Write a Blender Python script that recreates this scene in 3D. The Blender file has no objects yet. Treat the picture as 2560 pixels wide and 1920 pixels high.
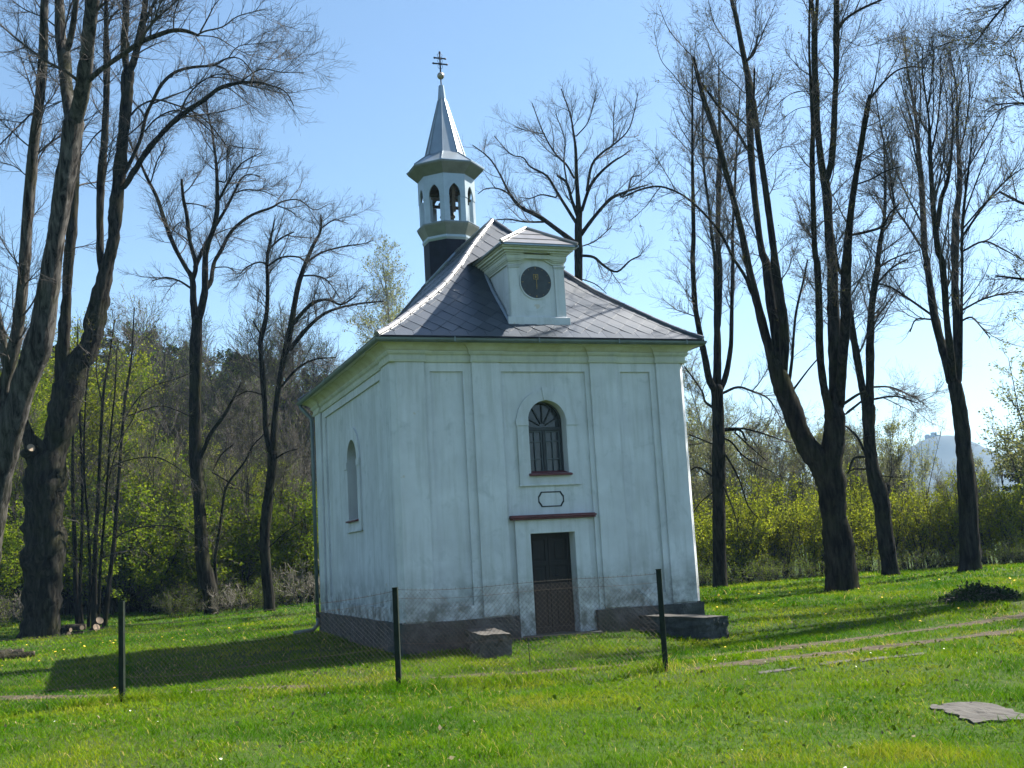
import bpy, bmesh, math, random
import numpy as np
from mathutils import Vector, Matrix
from mathutils.geometry import tessellate_polygon

# ------------------------------------------------------------------ camera, sky, sun, exposure
scene = bpy.context.scene
F = 2857.07                                   # focal length in pixels of the 2560-wide photograph
CAM = np.array([-5.5907, -21.7283, 1.1798])
YAW, PITCH, ROLL = 0.3574, 0.1482, -0.0564
_f = np.array([math.sin(YAW)*math.cos(PITCH), math.cos(YAW)*math.cos(PITCH), math.sin(PITCH)])
_r = np.array([math.cos(YAW), -math.sin(YAW), 0.0]); _u = np.cross(_r, _f)
CR = _r*math.cos(ROLL) + _u*math.sin(ROLL)
CU = -_r*math.sin(ROLL) + _u*math.cos(ROLL)
CF = _f
cam_data = bpy.data.cameras.new("camera")
cam = bpy.data.objects.new("camera", cam_data)
scene.collection.objects.link(cam)
cam.matrix_world = Matrix(((CR[0], CU[0], -CF[0], CAM[0]), (CR[1], CU[1], -CF[1], CAM[1]),
                           (CR[2], CU[2], -CF[2], CAM[2]), (0, 0, 0, 1)))
cam_data.sensor_width = 36.0
cam_data.lens = F/2560*36
cam_data.clip_start = 0.05
cam_data.clip_end = 9000
scene.camera = cam
scene.render.resolution_x, scene.render.resolution_y = 1024, 768

SUN_EL, SUN_AZ = math.radians(46), math.radians(84)     # azimuth clockwise from +Y (away from the camera)
world = bpy.data.worlds.new("World"); scene.world = world; world.use_nodes = True
wn = world.node_tree.nodes; wl = world.node_tree.links
sky = wn.new('ShaderNodeTexSky'); sky.sky_type = 'NISHITA'; sky.sun_disc = False
sky.sun_elevation = SUN_EL; sky.sun_rotation = SUN_AZ
sky.air_density = 1.0; sky.dust_density = 0.7; sky.ozone_density = 0.6; sky.altitude = 300
_tint = wn.new('ShaderNodeMix'); _tint.data_type = 'RGBA'; _tint.blend_type = 'MULTIPLY'; _tint.inputs[0].default_value = 1.0
_tint.inputs[7].default_value = (.93, 1.05, 1.08, 1)      # the camera's cool daylight balance
wl.new(sky.outputs[0], _tint.inputs[6]); wl.new(_tint.outputs[2], wn['Background'].inputs[0])
wn['Background'].inputs[1].default_value = 0.05
sun_d = bpy.data.lights.new("sun", 'SUN'); sun_d.energy = 5.0; sun_d.angle = math.radians(0.5)
sun_d.color = (1.0, 0.95, 0.86)
sun_o = bpy.data.objects.new("sun", sun_d); scene.collection.objects.link(sun_o)
SDIR = Vector((math.sin(SUN_AZ)*math.cos(SUN_EL), math.cos(SUN_AZ)*math.cos(SUN_EL), math.sin(SUN_EL)))
sun_o.rotation_euler = SDIR.to_track_quat('Z', 'Y').to_euler()
sun_o.location = (30, 5, 40)
scene.view_settings.view_transform = 'Standard'; scene.view_settings.look = 'None'
scene.view_settings.exposure = 1.95; scene.view_settings.gamma = 1.0
scene.cycles.max_bounces = 6; scene.cycles.diffuse_bounces = 3; scene.cycles.glossy_bounces = 2
scene.cycles.transmission_bounces = 3; scene.cycles.transparent_max_bounces = 4; scene.cycles.volume_bounces = 0
scene.cycles.caustics_reflective = False; scene.cycles.caustics_refractive = False

# ------------------------------------------------------------------ photo rays and terrain
CROPS = dict(F=(0, 0, 1.15732), c1=(0, 0, .5123), A=(0, 0, .36166), B=(0, 560, .25316), c2=(300, 200, .42194),
             c3=(1100, 150, .4522), c4=(1700, 0, .45216), D=(1560, 0, .25316), E=(2000, 0, .25316),
             c5=(1650, 650, .51239), G=(1680, 960, .31337), c8=(0, 800, .5125), H=(240, 860, .42194), P=(0, 0, 1))
def ray(x, y): return CF + CR*((x-1280)/F) + CU*((960-y)/F)
def at_depth(x, y, d): return CAM + ray(x, y)*d
def at_z(x, y, z):
    d = ray(x, y); return CAM + d*((z-CAM[2])/d[2])
def project(P):
    d = np.asarray(P, float)-CAM; z = d@CF
    return 1280+F*(d@CR)/z, 960-F*(d@CU)/z, z
CTRL = np.array([(0, 0, -.61), (6.5, 0, -.46), (0, 8.4, -.52), (6.5, 8.4, -.45), (3.2, -.6, -.5), (-5.2, -3.9, -.6), (-1.5, -5.55, -.6), (1.8, -7.4, -.5),
                 (2.2, -12, -.58), (-5.6, -21.7, -.42), (-3, -12, -.56), (-9, -8, -.6), (5.3, -2.2, -.62), (1, -2.3, -.63), (8, -6, -.52), (3, -15, -.55),
                 (15.1, 6.9, -.36), (23, 12, -.2), (21, 14, -.3), (13, 0, -.38), (17, 21, -.55), (-6.3, 3, -.7), (-12, 4, -.7), (-7, 17.5, -.76),
                 (-5.5, 21, -.78), (5, 26, -.5), (2, 34, -.35), (-8, 32, -.3), (20, 34, -.7), (-30, 50, 1.5), (0, 70, 2.5), (-40, 100, 8), (10, 110, 5),
                 (40, 30, -.8), (45, 70, -1.2), (60, 10, -.6), (-40, 0, -.5), (0, -50, 0), (40, -30, 0), (110, 110, -3), (160, 40, -2), (-110, 40, 6),
                 (0, 180, 9), (-90, 170, 14)], float)
def _phi(d): return np.sqrt(d*d+4.0)
_Ad = _phi(np.linalg.norm(CTRL[:, None, :2]-CTRL[None, :, :2], axis=2))
_n = len(CTRL)
_M = np.zeros((_n+1, _n+1)); _M[:_n, :_n] = _Ad - np.eye(_n)*0.15; _M[:_n, _n] = 1; _M[_n, :_n] = 1
_W = np.linalg.solve(_M, np.append(CTRL[:, 2], 0))
def terrain(x, y):
    x = np.asarray(x, float); y = np.asarray(y, float); sh = np.broadcast(x, y).shape
    x = np.broadcast_to(x, sh).ravel(); y = np.broadcast_to(y, sh).ravel()
    out = np.empty(x.shape)
    for a in range(0, len(x), 20000):
        xs, ys = x[a:a+20000], y[a:a+20000]
        d = np.sqrt((xs[:, None]-CTRL[None, :, 0])**2+(ys[:, None]-CTRL[None, :, 1])**2)
        out[a:a+20000] = _phi(d)@_W[:_n]+_W[_n]
    rr = np.hypot(x-0, y-20)
    k = np.clip((rr-150)/250, 0, 1); k = k*k*(3-2*k)
    out = out*(1-k) + (-3.0)*k
    out = out + 0.025*np.sin(x*1.3+1)*np.sin(y*1.1) + 0.02*np.sin(x*.6-y*.7)
    return out.reshape(sh)
def T(x, y): return float(terrain(np.array([x]), np.array([y]))[0])
def on_ground(x, y):
    d = ray(x, y); t = 5.0; best = None
    for i in range(4000):
        p = CAM+d*t
        if i % 4 == 0 and t > 300: break
        g = T(p[0], p[1])
        if p[2] <= g: best = p; break
        t += max(0.02, (p[2]-g)*1.2)
    if best is None: best = CAM+d*60
    return np.array([best[0], best[1], T(best[0], best[1])])

# ------------------------------------------------------------------ object helpers
COL = scene.collection
def tag(o, label=None, cat=None, group=None, kind=None):
    if label: o['label'] = label
    if cat: o['category'] = cat
    if group: o['group'] = group
    if kind: o['kind'] = kind
    return o
def empty(name, loc=(0, 0, 0), label=None, cat=None, group=None):
    o = bpy.data.objects.new(name, None); COL.objects.link(o); o.location = loc; o.empty_display_size = .3
    return tag(o, label, cat, group)
def np_mesh(name, V, faces, mat, parent=None, smooth=False, origin=None, attrs=None):
    """faces: list of int arrays (n,k)"""
    V = np.asarray(V, np.float32)
    if origin is not None: V = V-np.asarray(origin, np.float32)
    me = bpy.data.meshes.new(name)
    faces = [np.asarray(f, np.int32) for f in faces if len(f)]
    me.vertices.add(len(V)); me.vertices.foreach_set('co', V.ravel())
    nl = sum(f.size for f in faces); npoly = sum(len(f) for f in faces)
    me.loops.add(nl); me.loops.foreach_set('vertex_index', np.concatenate([f.ravel() for f in faces]))
    me.polygons.add(npoly)
    tot = np.concatenate([np.full(len(f), f.shape[1], np.int32) for f in faces])
    st = np.concatenate([[0], np.cumsum(tot)[:-1]]).astype(np.int32)
    me.polygons.foreach_set('loop_start', st); me.polygons.foreach_set('loop_total', tot)
    me.polygons.foreach_set('use_smooth', np.full(npoly, bool(smooth)))
    for k, a in (attrs or {}).items():
        at = me.attributes.new(k, 'FLOAT', 'POINT'); at.data.foreach_set('value', np.asarray(a, np.float32))
    me.update(calc_edges=True)
    me.materials.append(mat)
    o = bpy.data.objects.new(name, me); COL.objects.link(o)
    if parent is not None: o.parent = parent
    elif origin is not None: o.location = origin
    return o
class MB:
    """collects polygons, builds ONE mesh"""
    def __init__(s): s.v = []; s.f = []
    def add(s, vs, fs):
        b = len(s.v); s.v += [tuple(map(float, p)) for p in vs]; s.f += [tuple(b+i for i in f) for f in fs]; return s
    def box(s, x0, x1, y0, y1, z0, z1):
        return s.add([(x0, y0, z0), (x1, y0, z0), (x1, y1, z0), (x0, y1, z0), (x0, y0, z1), (x1, y0, z1), (x1, y1, z1), (x0, y1, z1)],
                     [(0, 3, 2, 1), (4, 5, 6, 7), (0, 1, 5, 4), (1, 2, 6, 5), (2, 3, 7, 6), (3, 0, 4, 7)])
    def prism(s, poly, z0, z1):                     # plan polygon (x,y) counter-clockwise
        n = len(poly)
        return s.add([(x, y, z0) for x, y in poly]+[(x, y, z1) for x, y in poly],
                     [tuple(range(n))[::-1], tuple(range(n, 2*n))]+[(i, (i+1) % n, n+(i+1) % n, n+i) for i in range(n)])
    def plate(s, loops, a, b, axis='y'):
        """polygon with holes in (h,z), extruded along axis from a (front) to b"""
        mk = (lambda h, z, d: (h, d, z)) if axis == 'y' else (lambda h, z, d: (d, h, z))
        tris = tessellate_polygon([[Vector((h, z, 0)) for h, z in lp] for lp in loops])
        flat = [p for lp in loops for p in lp]; n = len(flat)
        vs = [mk(h, z, a) for h, z in flat]+[mk(h, z, b) for h, z in flat]
        fs = [tuple(t) for t in tris]+[tuple(i+n for i in t[::-1]) for t in tris]
        k = 0
        for lp in loops:
            m = len(lp)
            for i in range(m):
                i0, i1 = k+i, k+(i+1) % m
                fs.append((i0, i1, i1+n, i0+n))
            k += m
        return s.add(vs, fs)
    def tube(s, pts, rad, n=8, cap=True):
        pts = [Vector(p) for p in pts]
        if not hasattr(rad, '__len__'): rad = [rad]*len(pts)
        vs = []; prev = None
        for i, p in enumerate(pts):
            t = (pts[min(i+1, len(pts)-1)]-pts[max(i-1, 0)]).normalized()
            if prev is None:
                prev = t.orthogonal().normalized()
            prev = (prev-t*prev.dot(t)).normalized(); q = t.cross(prev)
            for k in range(n):
                a = 2*math.pi*k/n
                vs.append(p+(prev*math.cos(a)+q*math.sin(a))*rad[i])
        fs = [(i*n+k, i*n+(k+1) % n, (i+1)*n+(k+1) % n, (i+1)*n+k) for i in range(len(pts)-1) for k in range(n)]
        if cap: fs += [tuple(range(n))[::-1], tuple(range((len(pts)-1)*n, len(pts)*n))]
        return s.add(vs, fs)
    def lathe(s, prof, n, cx=0, cy=0, rot=0.0, capb=True, capt=True):
        vs = []
        for r, z in prof:
            for k in range(n):
                a = rot+2*math.pi*k/n
                vs.append((cx+r*math.cos(a), cy+r*math.sin(a), z))
        m = len(prof)
        fs = [(i*n+k, i*n+(k+1) % n, (i+1)*n+(k+1) % n, (i+1)*n+k) for i in range(m-1) for k in range(n)]
        if capb: fs.append(tuple(range(n))[::-1])
        if capt: fs.append(tuple(range((m-1)*n, m*n)))
        return s.add(vs, fs)
    def build(s, name, mat, parent=None, smooth=False, bevel=0, recalc=True, origin=None):
        me = bpy.data.meshes.new(name)
        v = s.v
        if origin is not None: v = [(a-origin[0], b-origin[1], c-origin[2]) for a, b, c in v]
        me.from_pydata(v, [], s.f); me.materials.append(mat)
        if recalc or bevel:
            bm = bmesh.new(); bm.from_mesh(me)
            if recalc: bmesh.ops.recalc_face_normals(bm, faces=bm.faces)
            if bevel:
                ed = [e for e in bm.edges if len(e.link_faces) == 2 and e.calc_face_angle(0) > .6]
                bmesh.ops.bevel(bm, geom=ed, offset=bevel, segments=2, profile=.5, affect='EDGES', clamp_overlap=True)
            bm.to_mesh(me); bm.free()
        if smooth:
            for p in me.polygons: p.use_smooth = True
        o = bpy.data.objects.new(name, me); COL.objects.link(o)
        if parent is not None: o.parent = parent
        elif origin is not None: o.location = origin
        return o
def copy_thing(o, loc, rotz, scale, label=None, group=None):
    c = o.copy(); COL.objects.link(c); c.location = loc; c.rotation_euler = (0, 0, rotz); c.scale = scale
    if label: c['label'] = label
    if group: c['group'] = group
    for ch in o.children:
        d = ch.copy(); COL.objects.link(d); d.parent = c
    return c

# ------------------------------------------------------------------ materials
def mat(name):
    m = bpy.data.materials.new(name); m.use_nodes = True
    nt = m.node_tree; b = nt.nodes['Principled BSDF']
    return m, nt, b
def node(nt, t, **kw):
    n = nt.nodes.new(t)
    for k, v in kw.items():
        if k in n.inputs.keys() if isinstance(k, str) else False: n.inputs[k].default_value = v
        else: setattr(n, k, v)
    return n
def tex_coord(nt, scale=(1, 1, 1), kind='Object'):
    tc = nt.nodes.new('ShaderNodeTexCoord'); mp = nt.nodes.new('ShaderNodeMapping')
    nt.links.new(tc.outputs[kind], mp.inputs[0]); mp.inputs['Scale'].default_value = scale
    return mp.outputs[0]
def noise(nt, co, scale, detail=4, rough=.55, dist=0):
    n = nt.nodes.new('ShaderNodeTexNoise'); n.inputs['Scale'].default_value = scale; n.inputs['Detail'].default_value = detail
    n.inputs['Roughness'].default_value = rough; n.inputs['Distortion'].default_value = dist
    if co is not None: nt.links.new(co, n.inputs['Vector'])
    return n.outputs['Fac']
def ramp(nt, fac, stops):
    r = nt.nodes.new('ShaderNodeValToRGB'); cr = r.color_ramp
    while len(cr.elements) < len(stops): cr.elements.new(.5)
    for e, (p, c) in zip(cr.elements, stops):
        e.position = p; e.color = (*c, 1) if len(c) == 3 else c
    nt.links.new(fac, r.inputs[0]); return r.outputs[0]
def g1(v): return (v, v, v)
def mix(nt, fac, a, b, mode='MIX'):
    m = nt.nodes.new('ShaderNodeMix'); m.data_type = 'RGBA'; m.blend_type = mode
    for s, v in ((0, fac), (6, a), (7, b)):
        if hasattr(v, 'is_linked') or hasattr(v, 'links'): nt.links.new(v, m.inputs[s])
        else: m.inputs[s].default_value = (v if s == 0 else ((*v, 1) if len(v) == 3 else v))
    return m.outputs[2]
def bump(nt, b, h, strength=.3, dist=.02):
    n = nt.nodes.new('ShaderNodeBump'); n.inputs['Strength'].default_value = strength; n.inputs['Distance'].default_value = dist
    nt.links.new(h, n.inputs['Height']); nt.links.new(n.outputs[0], b.inputs['Normal'])
def simple(name, col, rough=.6, metal=0, var=.25, scale=8, bmp=0, stretch=(1, 1, 1), spec=.5):
    m, nt, b = mat(name); co = tex_coord(nt, stretch)
    n1 = noise(nt, co, scale, 6, .6)
    c = ramp(nt, n1, [(.3, tuple(max(0, k*(1-var)) for k in col)), (.7, tuple(min(1, k*(1+var)) for k in col))])
    nt.links.new(c, b.inputs['Base Color']); b.inputs['Roughness'].default_value = rough; b.inputs['Metallic'].default_value = metal
    b.inputs['Specular IOR Level'].default_value = spec
    if bmp: bump(nt, b, noise(nt, co, scale*3, 5), bmp, .02)
    return m
M = {}
# limewashed plaster: soft cloudy weathering, vertical rain streaks, a dirty band at the foot, small peeled spots
def plaster(name, base=(.63, .64, .655), dirt_z=0.1):
    m, nt, b = mat(name); co = tex_coord(nt)
    cloud = noise(nt, co, 1.1, 6, .6); c = ramp(nt, cloud, [(.3, tuple(k*.78 for k in base)), (.7, base)])
    st = noise(nt, tex_coord(nt, (7, 7, .55)), 1.0, 5, .6)
    c = mix(nt, ramp(nt, st, [(.47, g1(0)), (.74, g1(.55))]), c, (.34, .355, .32))
    blot = noise(nt, co, 2.3, 8, .7, .6)
    c = mix(nt, ramp(nt, blot, [(.55, g1(0)), (.72, g1(.55))]), c, (.32, .35, .345))
    peel = noise(nt, co, 3.1, 3, .5, .3)
    c = mix(nt, ramp(nt, peel, [(.73, g1(0)), (.745, g1(.7))]), c, (.50, .43, .33))
    sp = nt.nodes.new('ShaderNodeSeparateXYZ'); tc = nt.nodes.new('ShaderNodeTexCoord'); nt.links.new(tc.outputs['Object'], sp.inputs[0])
    mr = nt.nodes.new('ShaderNodeMapRange'); mr.inputs[1].default_value = dirt_z; mr.inputs[2].default_value = dirt_z+.95; mr.inputs[3].default_value = 1; mr.inputs[4].default_value = 0
    nt.links.new(sp.outputs[2], mr.inputs[0])
    mu = nt.nodes.new('ShaderNodeMath'); mu.operation = 'MULTIPLY'
    nt.links.new(mr.outputs[0], mu.inputs[0]); nt.links.new(ramp(nt, noise(nt, co, 2.6, 7, .7), [(.36, g1(0)), (.60, g1(1))]), mu.inputs[1])
    c = mix(nt, mu.outputs[0], c, (.15, .155, .14))
    nt.links.new(c, b.inputs['Base Color']); b.inputs['Roughness'].default_value = .9; b.inputs['Specular IOR Level'].default_value = .2
    h = mix(nt, .5, ramp(nt, noise(nt, co, 55, 4), [(0, g1(0)), (1, g1(1))]), ramp(nt, noise(nt, co, 4, 5), [(0, g1(0)), (1, g1(1))]))
    bump(nt, b, h, .28, .02)
    return m
M['plaster'] = plaster('plaster')
M['cornice'] = plaster('cornice_plaster', (.58, .585, .50), -9)
# underside of the cornice: limewash with yellowish bounce light from the grass painted into it
m, nt, b = mat('grass_bounce_limewash'); co = tex_coord(nt)
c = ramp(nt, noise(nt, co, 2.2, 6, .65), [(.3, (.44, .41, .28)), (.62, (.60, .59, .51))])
nt.links.new(c, b.inputs['Base Color']); b.inputs['Roughness'].default_value = .9; bump(nt, b, noise(nt, co, 40, 4), .2, .02); M['grass_bounce'] = m
# plinth stone
m, nt, b = mat('plinth_stone'); co = tex_coord(nt)
c = ramp(nt, noise(nt, co, 3.2, 8, .7, .4), [(.28, (.016, .017, .018)), (.5, (.048, .050, .050)), (.75, (.11, .11, .105))])
c = mix(nt, ramp(nt, noise(nt, co, 1.3, 4), [(.5, g1(0)), (.72, g1(.6))]), c, (.026, .034, .016))
nt.links.new(c, b.inputs['Base Color']); b.inputs['Roughness'].default_value = .95; bump(nt, b, noise(nt, co, 9, 9, .72), .9, .06); M['stone'] = m
# slate
m, nt, b = mat('roof_slate'); co = tex_coord(nt)
at = nt.nodes.new('ShaderNodeAttribute'); at.attribute_name = 'tint'
c = ramp(nt, at.outputs['Fac'], [(0, (.021, .030, .044)), (.5, (.032, .042, .059)), (1, (.047, .056, .073))])
c = mix(nt, ramp(nt, noise(nt, co, 2, 5), [(.45, g1(0)), (.75, g1(.35))]), c, (.058, .064, .072))
nt.links.new(c, b.inputs['Base Color']); b.inputs['Roughness'].default_value = .42; b.inputs['Specular IOR Level'].default_value = .7
bump(nt, b, noise(nt, co, 18, 4), .15, .01); M['slate'] = m
M['slate_cap'] = simple('ridge_cap_slate', (.16, .155, .16), .34, 0, .15, 6, .05, spec=.9)  # pale slate; on the left front hip it paints in glancing sun
M['slate_dark'] = simple('tower_slate', (.009, .011, .020), .6, 0, .35, 5, .15, spec=.2)
M['zinc'] = simple('zinc_gutter', (0.137, 0.169, 0.169), .5, .55, .2, 4, .04)
M['flash'] = simple('zinc_flashing', (0.245, 0.288, 0.331), .45, .5, .15, 4, .05)
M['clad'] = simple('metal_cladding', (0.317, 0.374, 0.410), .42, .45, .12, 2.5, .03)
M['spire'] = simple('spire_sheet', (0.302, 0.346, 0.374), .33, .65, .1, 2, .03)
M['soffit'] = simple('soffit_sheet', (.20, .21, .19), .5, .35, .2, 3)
M['iron'] = simple('wrought_iron', (.02, .02, .025), .5, .7, .3)
M['ball'] = simple('dull_brass_ball', (.32, .27, .22), .38, .7, .2)
M['bronze'] = simple('bell_bronze', (.03, .027, .02), .6, .5, .3)
M['beam'] = simple('old_timber', (.085, .06, .04), .85, 0, .4, 6, .3, (3, 3, .5))
M['maroon'] = simple('maroon_paint', (.11, .024, .027), .6, 0, .3, 7, .1)
M['black'] = simple('black_paint', (.012, .016, .016), .7, 0, .3)
M['clock'] = simple('clock_enamel', (.018, .024, .028), .5, 0, .5, 7)
M['gilt'] = simple('worn_gilt', (.30, .20, .055), .5, .4, .4, 12)
M['frame'] = simple('dark_window_paint', (.022, .026, .026), .6, 0, .3)
M['muntin'] = simple('grey_muntin', (.085, .10, .105), .6, 0, .2)
# window glass: dark, slightly rippled old panes, a dark room behind
m, nt, b = mat('old_glass'); co = tex_coord(nt)
nt.links.new(ramp(nt, noise(nt, co, 2.2, 3), [(.3, (.012, .017, .02)), (.7, (.045, .055, .06))]), b.inputs['Base Color'])
b.inputs['Roughness'].default_value = .12; bump(nt, b, noise(nt, co, 6, 2), .12, .02); M['glass'] = m
# weathered door
m, nt, b = mat('weathered_door'); co = tex_coord(nt, (22, 22, 1.4))
c = ramp(nt, noise(nt, co, 1, 6, .65), [(.3, (.004, .0032, .0028)), (.62, (.013, .008, .0055)), (.85, (.05, .033, .022))])
nt.links.new(c, b.inputs['Base Color']); b.inputs['Roughness'].default_value = .75; bump(nt, b, noise(nt, co, 1.4, 5), .35, .01); M['door'] = m
M['post'] = simple('green_black_post_paint', (.012, .018, .012), .8, 0, .4, 9, .1, spec=.12)
M['wire'] = simple('rusty_wire', (.10, .075, .058), .7, .3, .4, 20)
M['cutwood'] = simple('fresh_cut_wood', (.20, .145, .095), .8, 0, .2, 10, .2)
M['slab'] = simple('worn_concrete', (.046, .041, .035), .95, 0, .3, 5, .7)
M['drystem'] = simple('dry_stems', (.14, .105, .06), .9, 0, .3, 10)
# bark
def bark(name, dark, light, moss, mossamt=.5, sc=9):
    m, nt, b = mat(name); co = tex_coord(nt, (1, 1, .16)); co2 = tex_coord(nt)
    rid = noise(nt, co, sc, 7, .65, .5)
    c = ramp(nt, rid, [(.40, dark), (.68, light)])
    c = mix(nt, ramp(nt, noise(nt, co2, 1.0, 6, .7), [(.47, g1(0)), (.68, g1(mossamt))]), c, moss)
    nt.links.new(c, b.inputs['Base Color']); b.inputs['Roughness'].default_value = 1; b.inputs['Specular IOR Level'].default_value = .03
    bump(nt, b, rid, .8, .05)
    return m
M['bark'] = bark('lime_bark', (0.0038, 0.0035, 0.0030), (0.0496, 0.0450, 0.0377), (0.0271, 0.0301, 0.0090))
M['bark_grey'] = bark('grey_bark', (0.0112, 0.0103, 0.0094), (0.1163, 0.1077, 0.0979), (0.0392, 0.0431, 0.0196), .4)
M['bark_dark'] = bark('dark_bark', (0.0030, 0.0029, 0.0025), (0.0364, 0.0335, 0.0274), (0.0289, 0.0319, 0.0093), .55)
M['twig'] = simple('twig_bark', (.050, .042, .036), .9, 0, .35, 3)
M['twig_pale'] = simple('pale_twig_bark', (.17, .15, .125), .9, 0, .3, 3)
# leaves
def leaf(name, stops, trans=.45, sc=.6):
    m = bpy.data.materials.new(name); m.use_nodes = True; nt = m.node_tree
    nt.nodes.remove(nt.nodes['Principled BSDF']); out = nt.nodes['Material Output']
    at = nt.nodes.new('ShaderNodeAttribute'); at.attribute_name = 'tint'
    col = ramp(nt, at.outputs['Fac'], stops)
    oi = nt.nodes.new('ShaderNodeObjectInfo')
    hs = nt.nodes.new('ShaderNodeHueSaturation'); nt.links.new(col, hs.inputs['Color'])
    mr = nt.nodes.new('ShaderNodeMapRange'); mr.inputs[3].default_value = .75; mr.inputs[4].default_value = 1.2
    nt.links.new(oi.outputs['Random'], mr.inputs[0]); nt.links.new(mr.outputs[0], hs.inputs['Value'])
    d = nt.nodes.new('ShaderNodeBsdfDiffuse'); t = nt.nodes.new('ShaderNodeBsdfTranslucent')
    nt.links.new(hs.outputs[0], d.inputs[0]); nt.links.new(hs.outputs[0], t.inputs[0])
    ms = nt.nodes.new('ShaderNodeMixShader'); ms.inputs[0].default_value = trans
    nt.links.new(d.outputs[0], ms.inputs[1]); nt.links.new(t.outputs[0], ms.inputs[2]); nt.links.new(ms.outputs[0], out.inputs[0])
    return m
M['leaf_green'] = leaf('fresh_green_leaf', [(0, (0.0429, 0.0840, 0.0053)), (.5, (0.1075, 0.1608, 0.0075)), (1, (0.1932, 0.2309, 0.0138))])
M['leaf_yellow'] = leaf('yellow_green_leaf', [(0, (0.1088, 0.1496, 0.0086)), (.5, (0.2091, 0.2462, 0.0121)), (1, (0.3179, 0.3341, 0.0266))])
M['leaf_pale'] = leaf('pale_catkin_leaf', [(0, (0.1215, 0.1418, 0.0420)), (.5, (0.1890, 0.2093, 0.0660)), (1, (0.2835, 0.2835, 0.1080))])
M['leaf_bud'] = leaf('bud_scale', [(0, (0.0440, 0.0440, 0.0108)), (.5, (0.0800, 0.0800, 0.0162)), (1, (0.1280, 0.1200, 0.0315))])
M['needle'] = leaf('pine_needle', [(0, (.010, .022, .010)), (.5, (.020, .038, .014)), (1, (.038, .055, .020))], .15)
M['grass'] = leaf('grass_blade', [(0, (0.0311, 0.0992, 0.0031)), (.35, (0.0776, 0.1683, 0.0040)), (.65, (0.1366, 0.2104, 0.0061)), (.86, (0.2097, 0.2330, 0.0112)), (.95, (0.3260, 0.2704, 0.0709)), (1, (0.4192, 0.3456, 0.1215))], .4)
M['dandelion'] = simple('dandelion_yellow', (.62, .42, .015), .8, 0, .15)
M['petal'] = simple('white_petal', (.70, .69, .58), .8, 0, .1)
# ground under the grass
m, nt, b = mat('ground_soil'); co = tex_coord(nt)
c = ramp(nt, noise(nt, co, 7, 9, .75), [(.3, (.011, .026, .004)), (.5, (.028, .058, .006)), (.68, (.055, .070, .015)), (.82, (.10, .083, .042))])
c = mix(nt, ramp(nt, noise(nt, co, .12, 4, .6), [(.45, g1(0)), (.65, g1(.5))]), c, (.045, .042, .02))
nt.links.new(c, b.inputs['Base Color']); b.inputs['Roughness'].default_value = 1; b.inputs['Specular IOR Level'].default_value = .1
bump(nt, b, noise(nt, co, 22, 6), .7, .05); M['ground'] = m
m, nt, b = mat('bare_earth_track'); co = tex_coord(nt)
c = ramp(nt, noise(nt, co, 6, 9, .75), [(.3, (.028, .023, .016)), (.52, (.078, .064, .046)), (.8, (.14, .118, .09))])
nt.links.new(c, b.inputs['Base Color']); c = mix(nt, ramp(nt, noise(nt, co, 3.3, 6, .7), [(.52, g1(0)), (.66, g1(.7))]), c, (.022, .040, .006))
nt.links.new(c, b.inputs['Base Color']); b.inputs['Roughness'].default_value = 1; b.inputs['Specular IOR Level'].default_value = .05; bump(nt, b, noise(nt, co, 25, 7), .8, .04); M['earth'] = m
m, nt, b = mat('far_forest'); co = tex_coord(nt)
c = ramp(nt, noise(nt, co, .12, 8, .7), [(.3, (.005, .010, .007)), (.55, (.010, .016, .012)), (.8, (.018, .021, .016))])
nt.links.new(c, b.inputs['Base Color']); b.inputs['Roughness'].default_value = 1; M['far'] = m
M['castle'] = simple('castle_stone', (.03, .03, .03), .95, 0, .2, .5)
# ------------------------------------------------------------------ ground
def grid_axis(lo, hi, step, far, n):
    core = np.arange(lo, hi+step/2, step)
    g = np.geomspace(1, far, n)
    return np.concatenate([lo-step*0-g[::-1], core, hi+g])
gx = grid_axis(-22, 34, .4, 3600, 34); gy = grid_axis(-24, 50, .4, 3600, 34)
GX, GY = np.meshgrid(gx, gy); GZ = terrain(GX, GY)
nx, ny = len(gx), len(gy)
idx = np.arange(nx*ny).reshape(ny, nx)
quads = np.stack([idx[:-1, :-1], idx[:-1, 1:], idx[1:, 1:], idx[1:, :-1]], -1).reshape(-1, 4)
ground = np_mesh('ground', np.stack([GX, GY, GZ], -1).reshape(-1, 3), [quads], M['ground'], smooth=True)
tag(ground, kind='structure')

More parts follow.
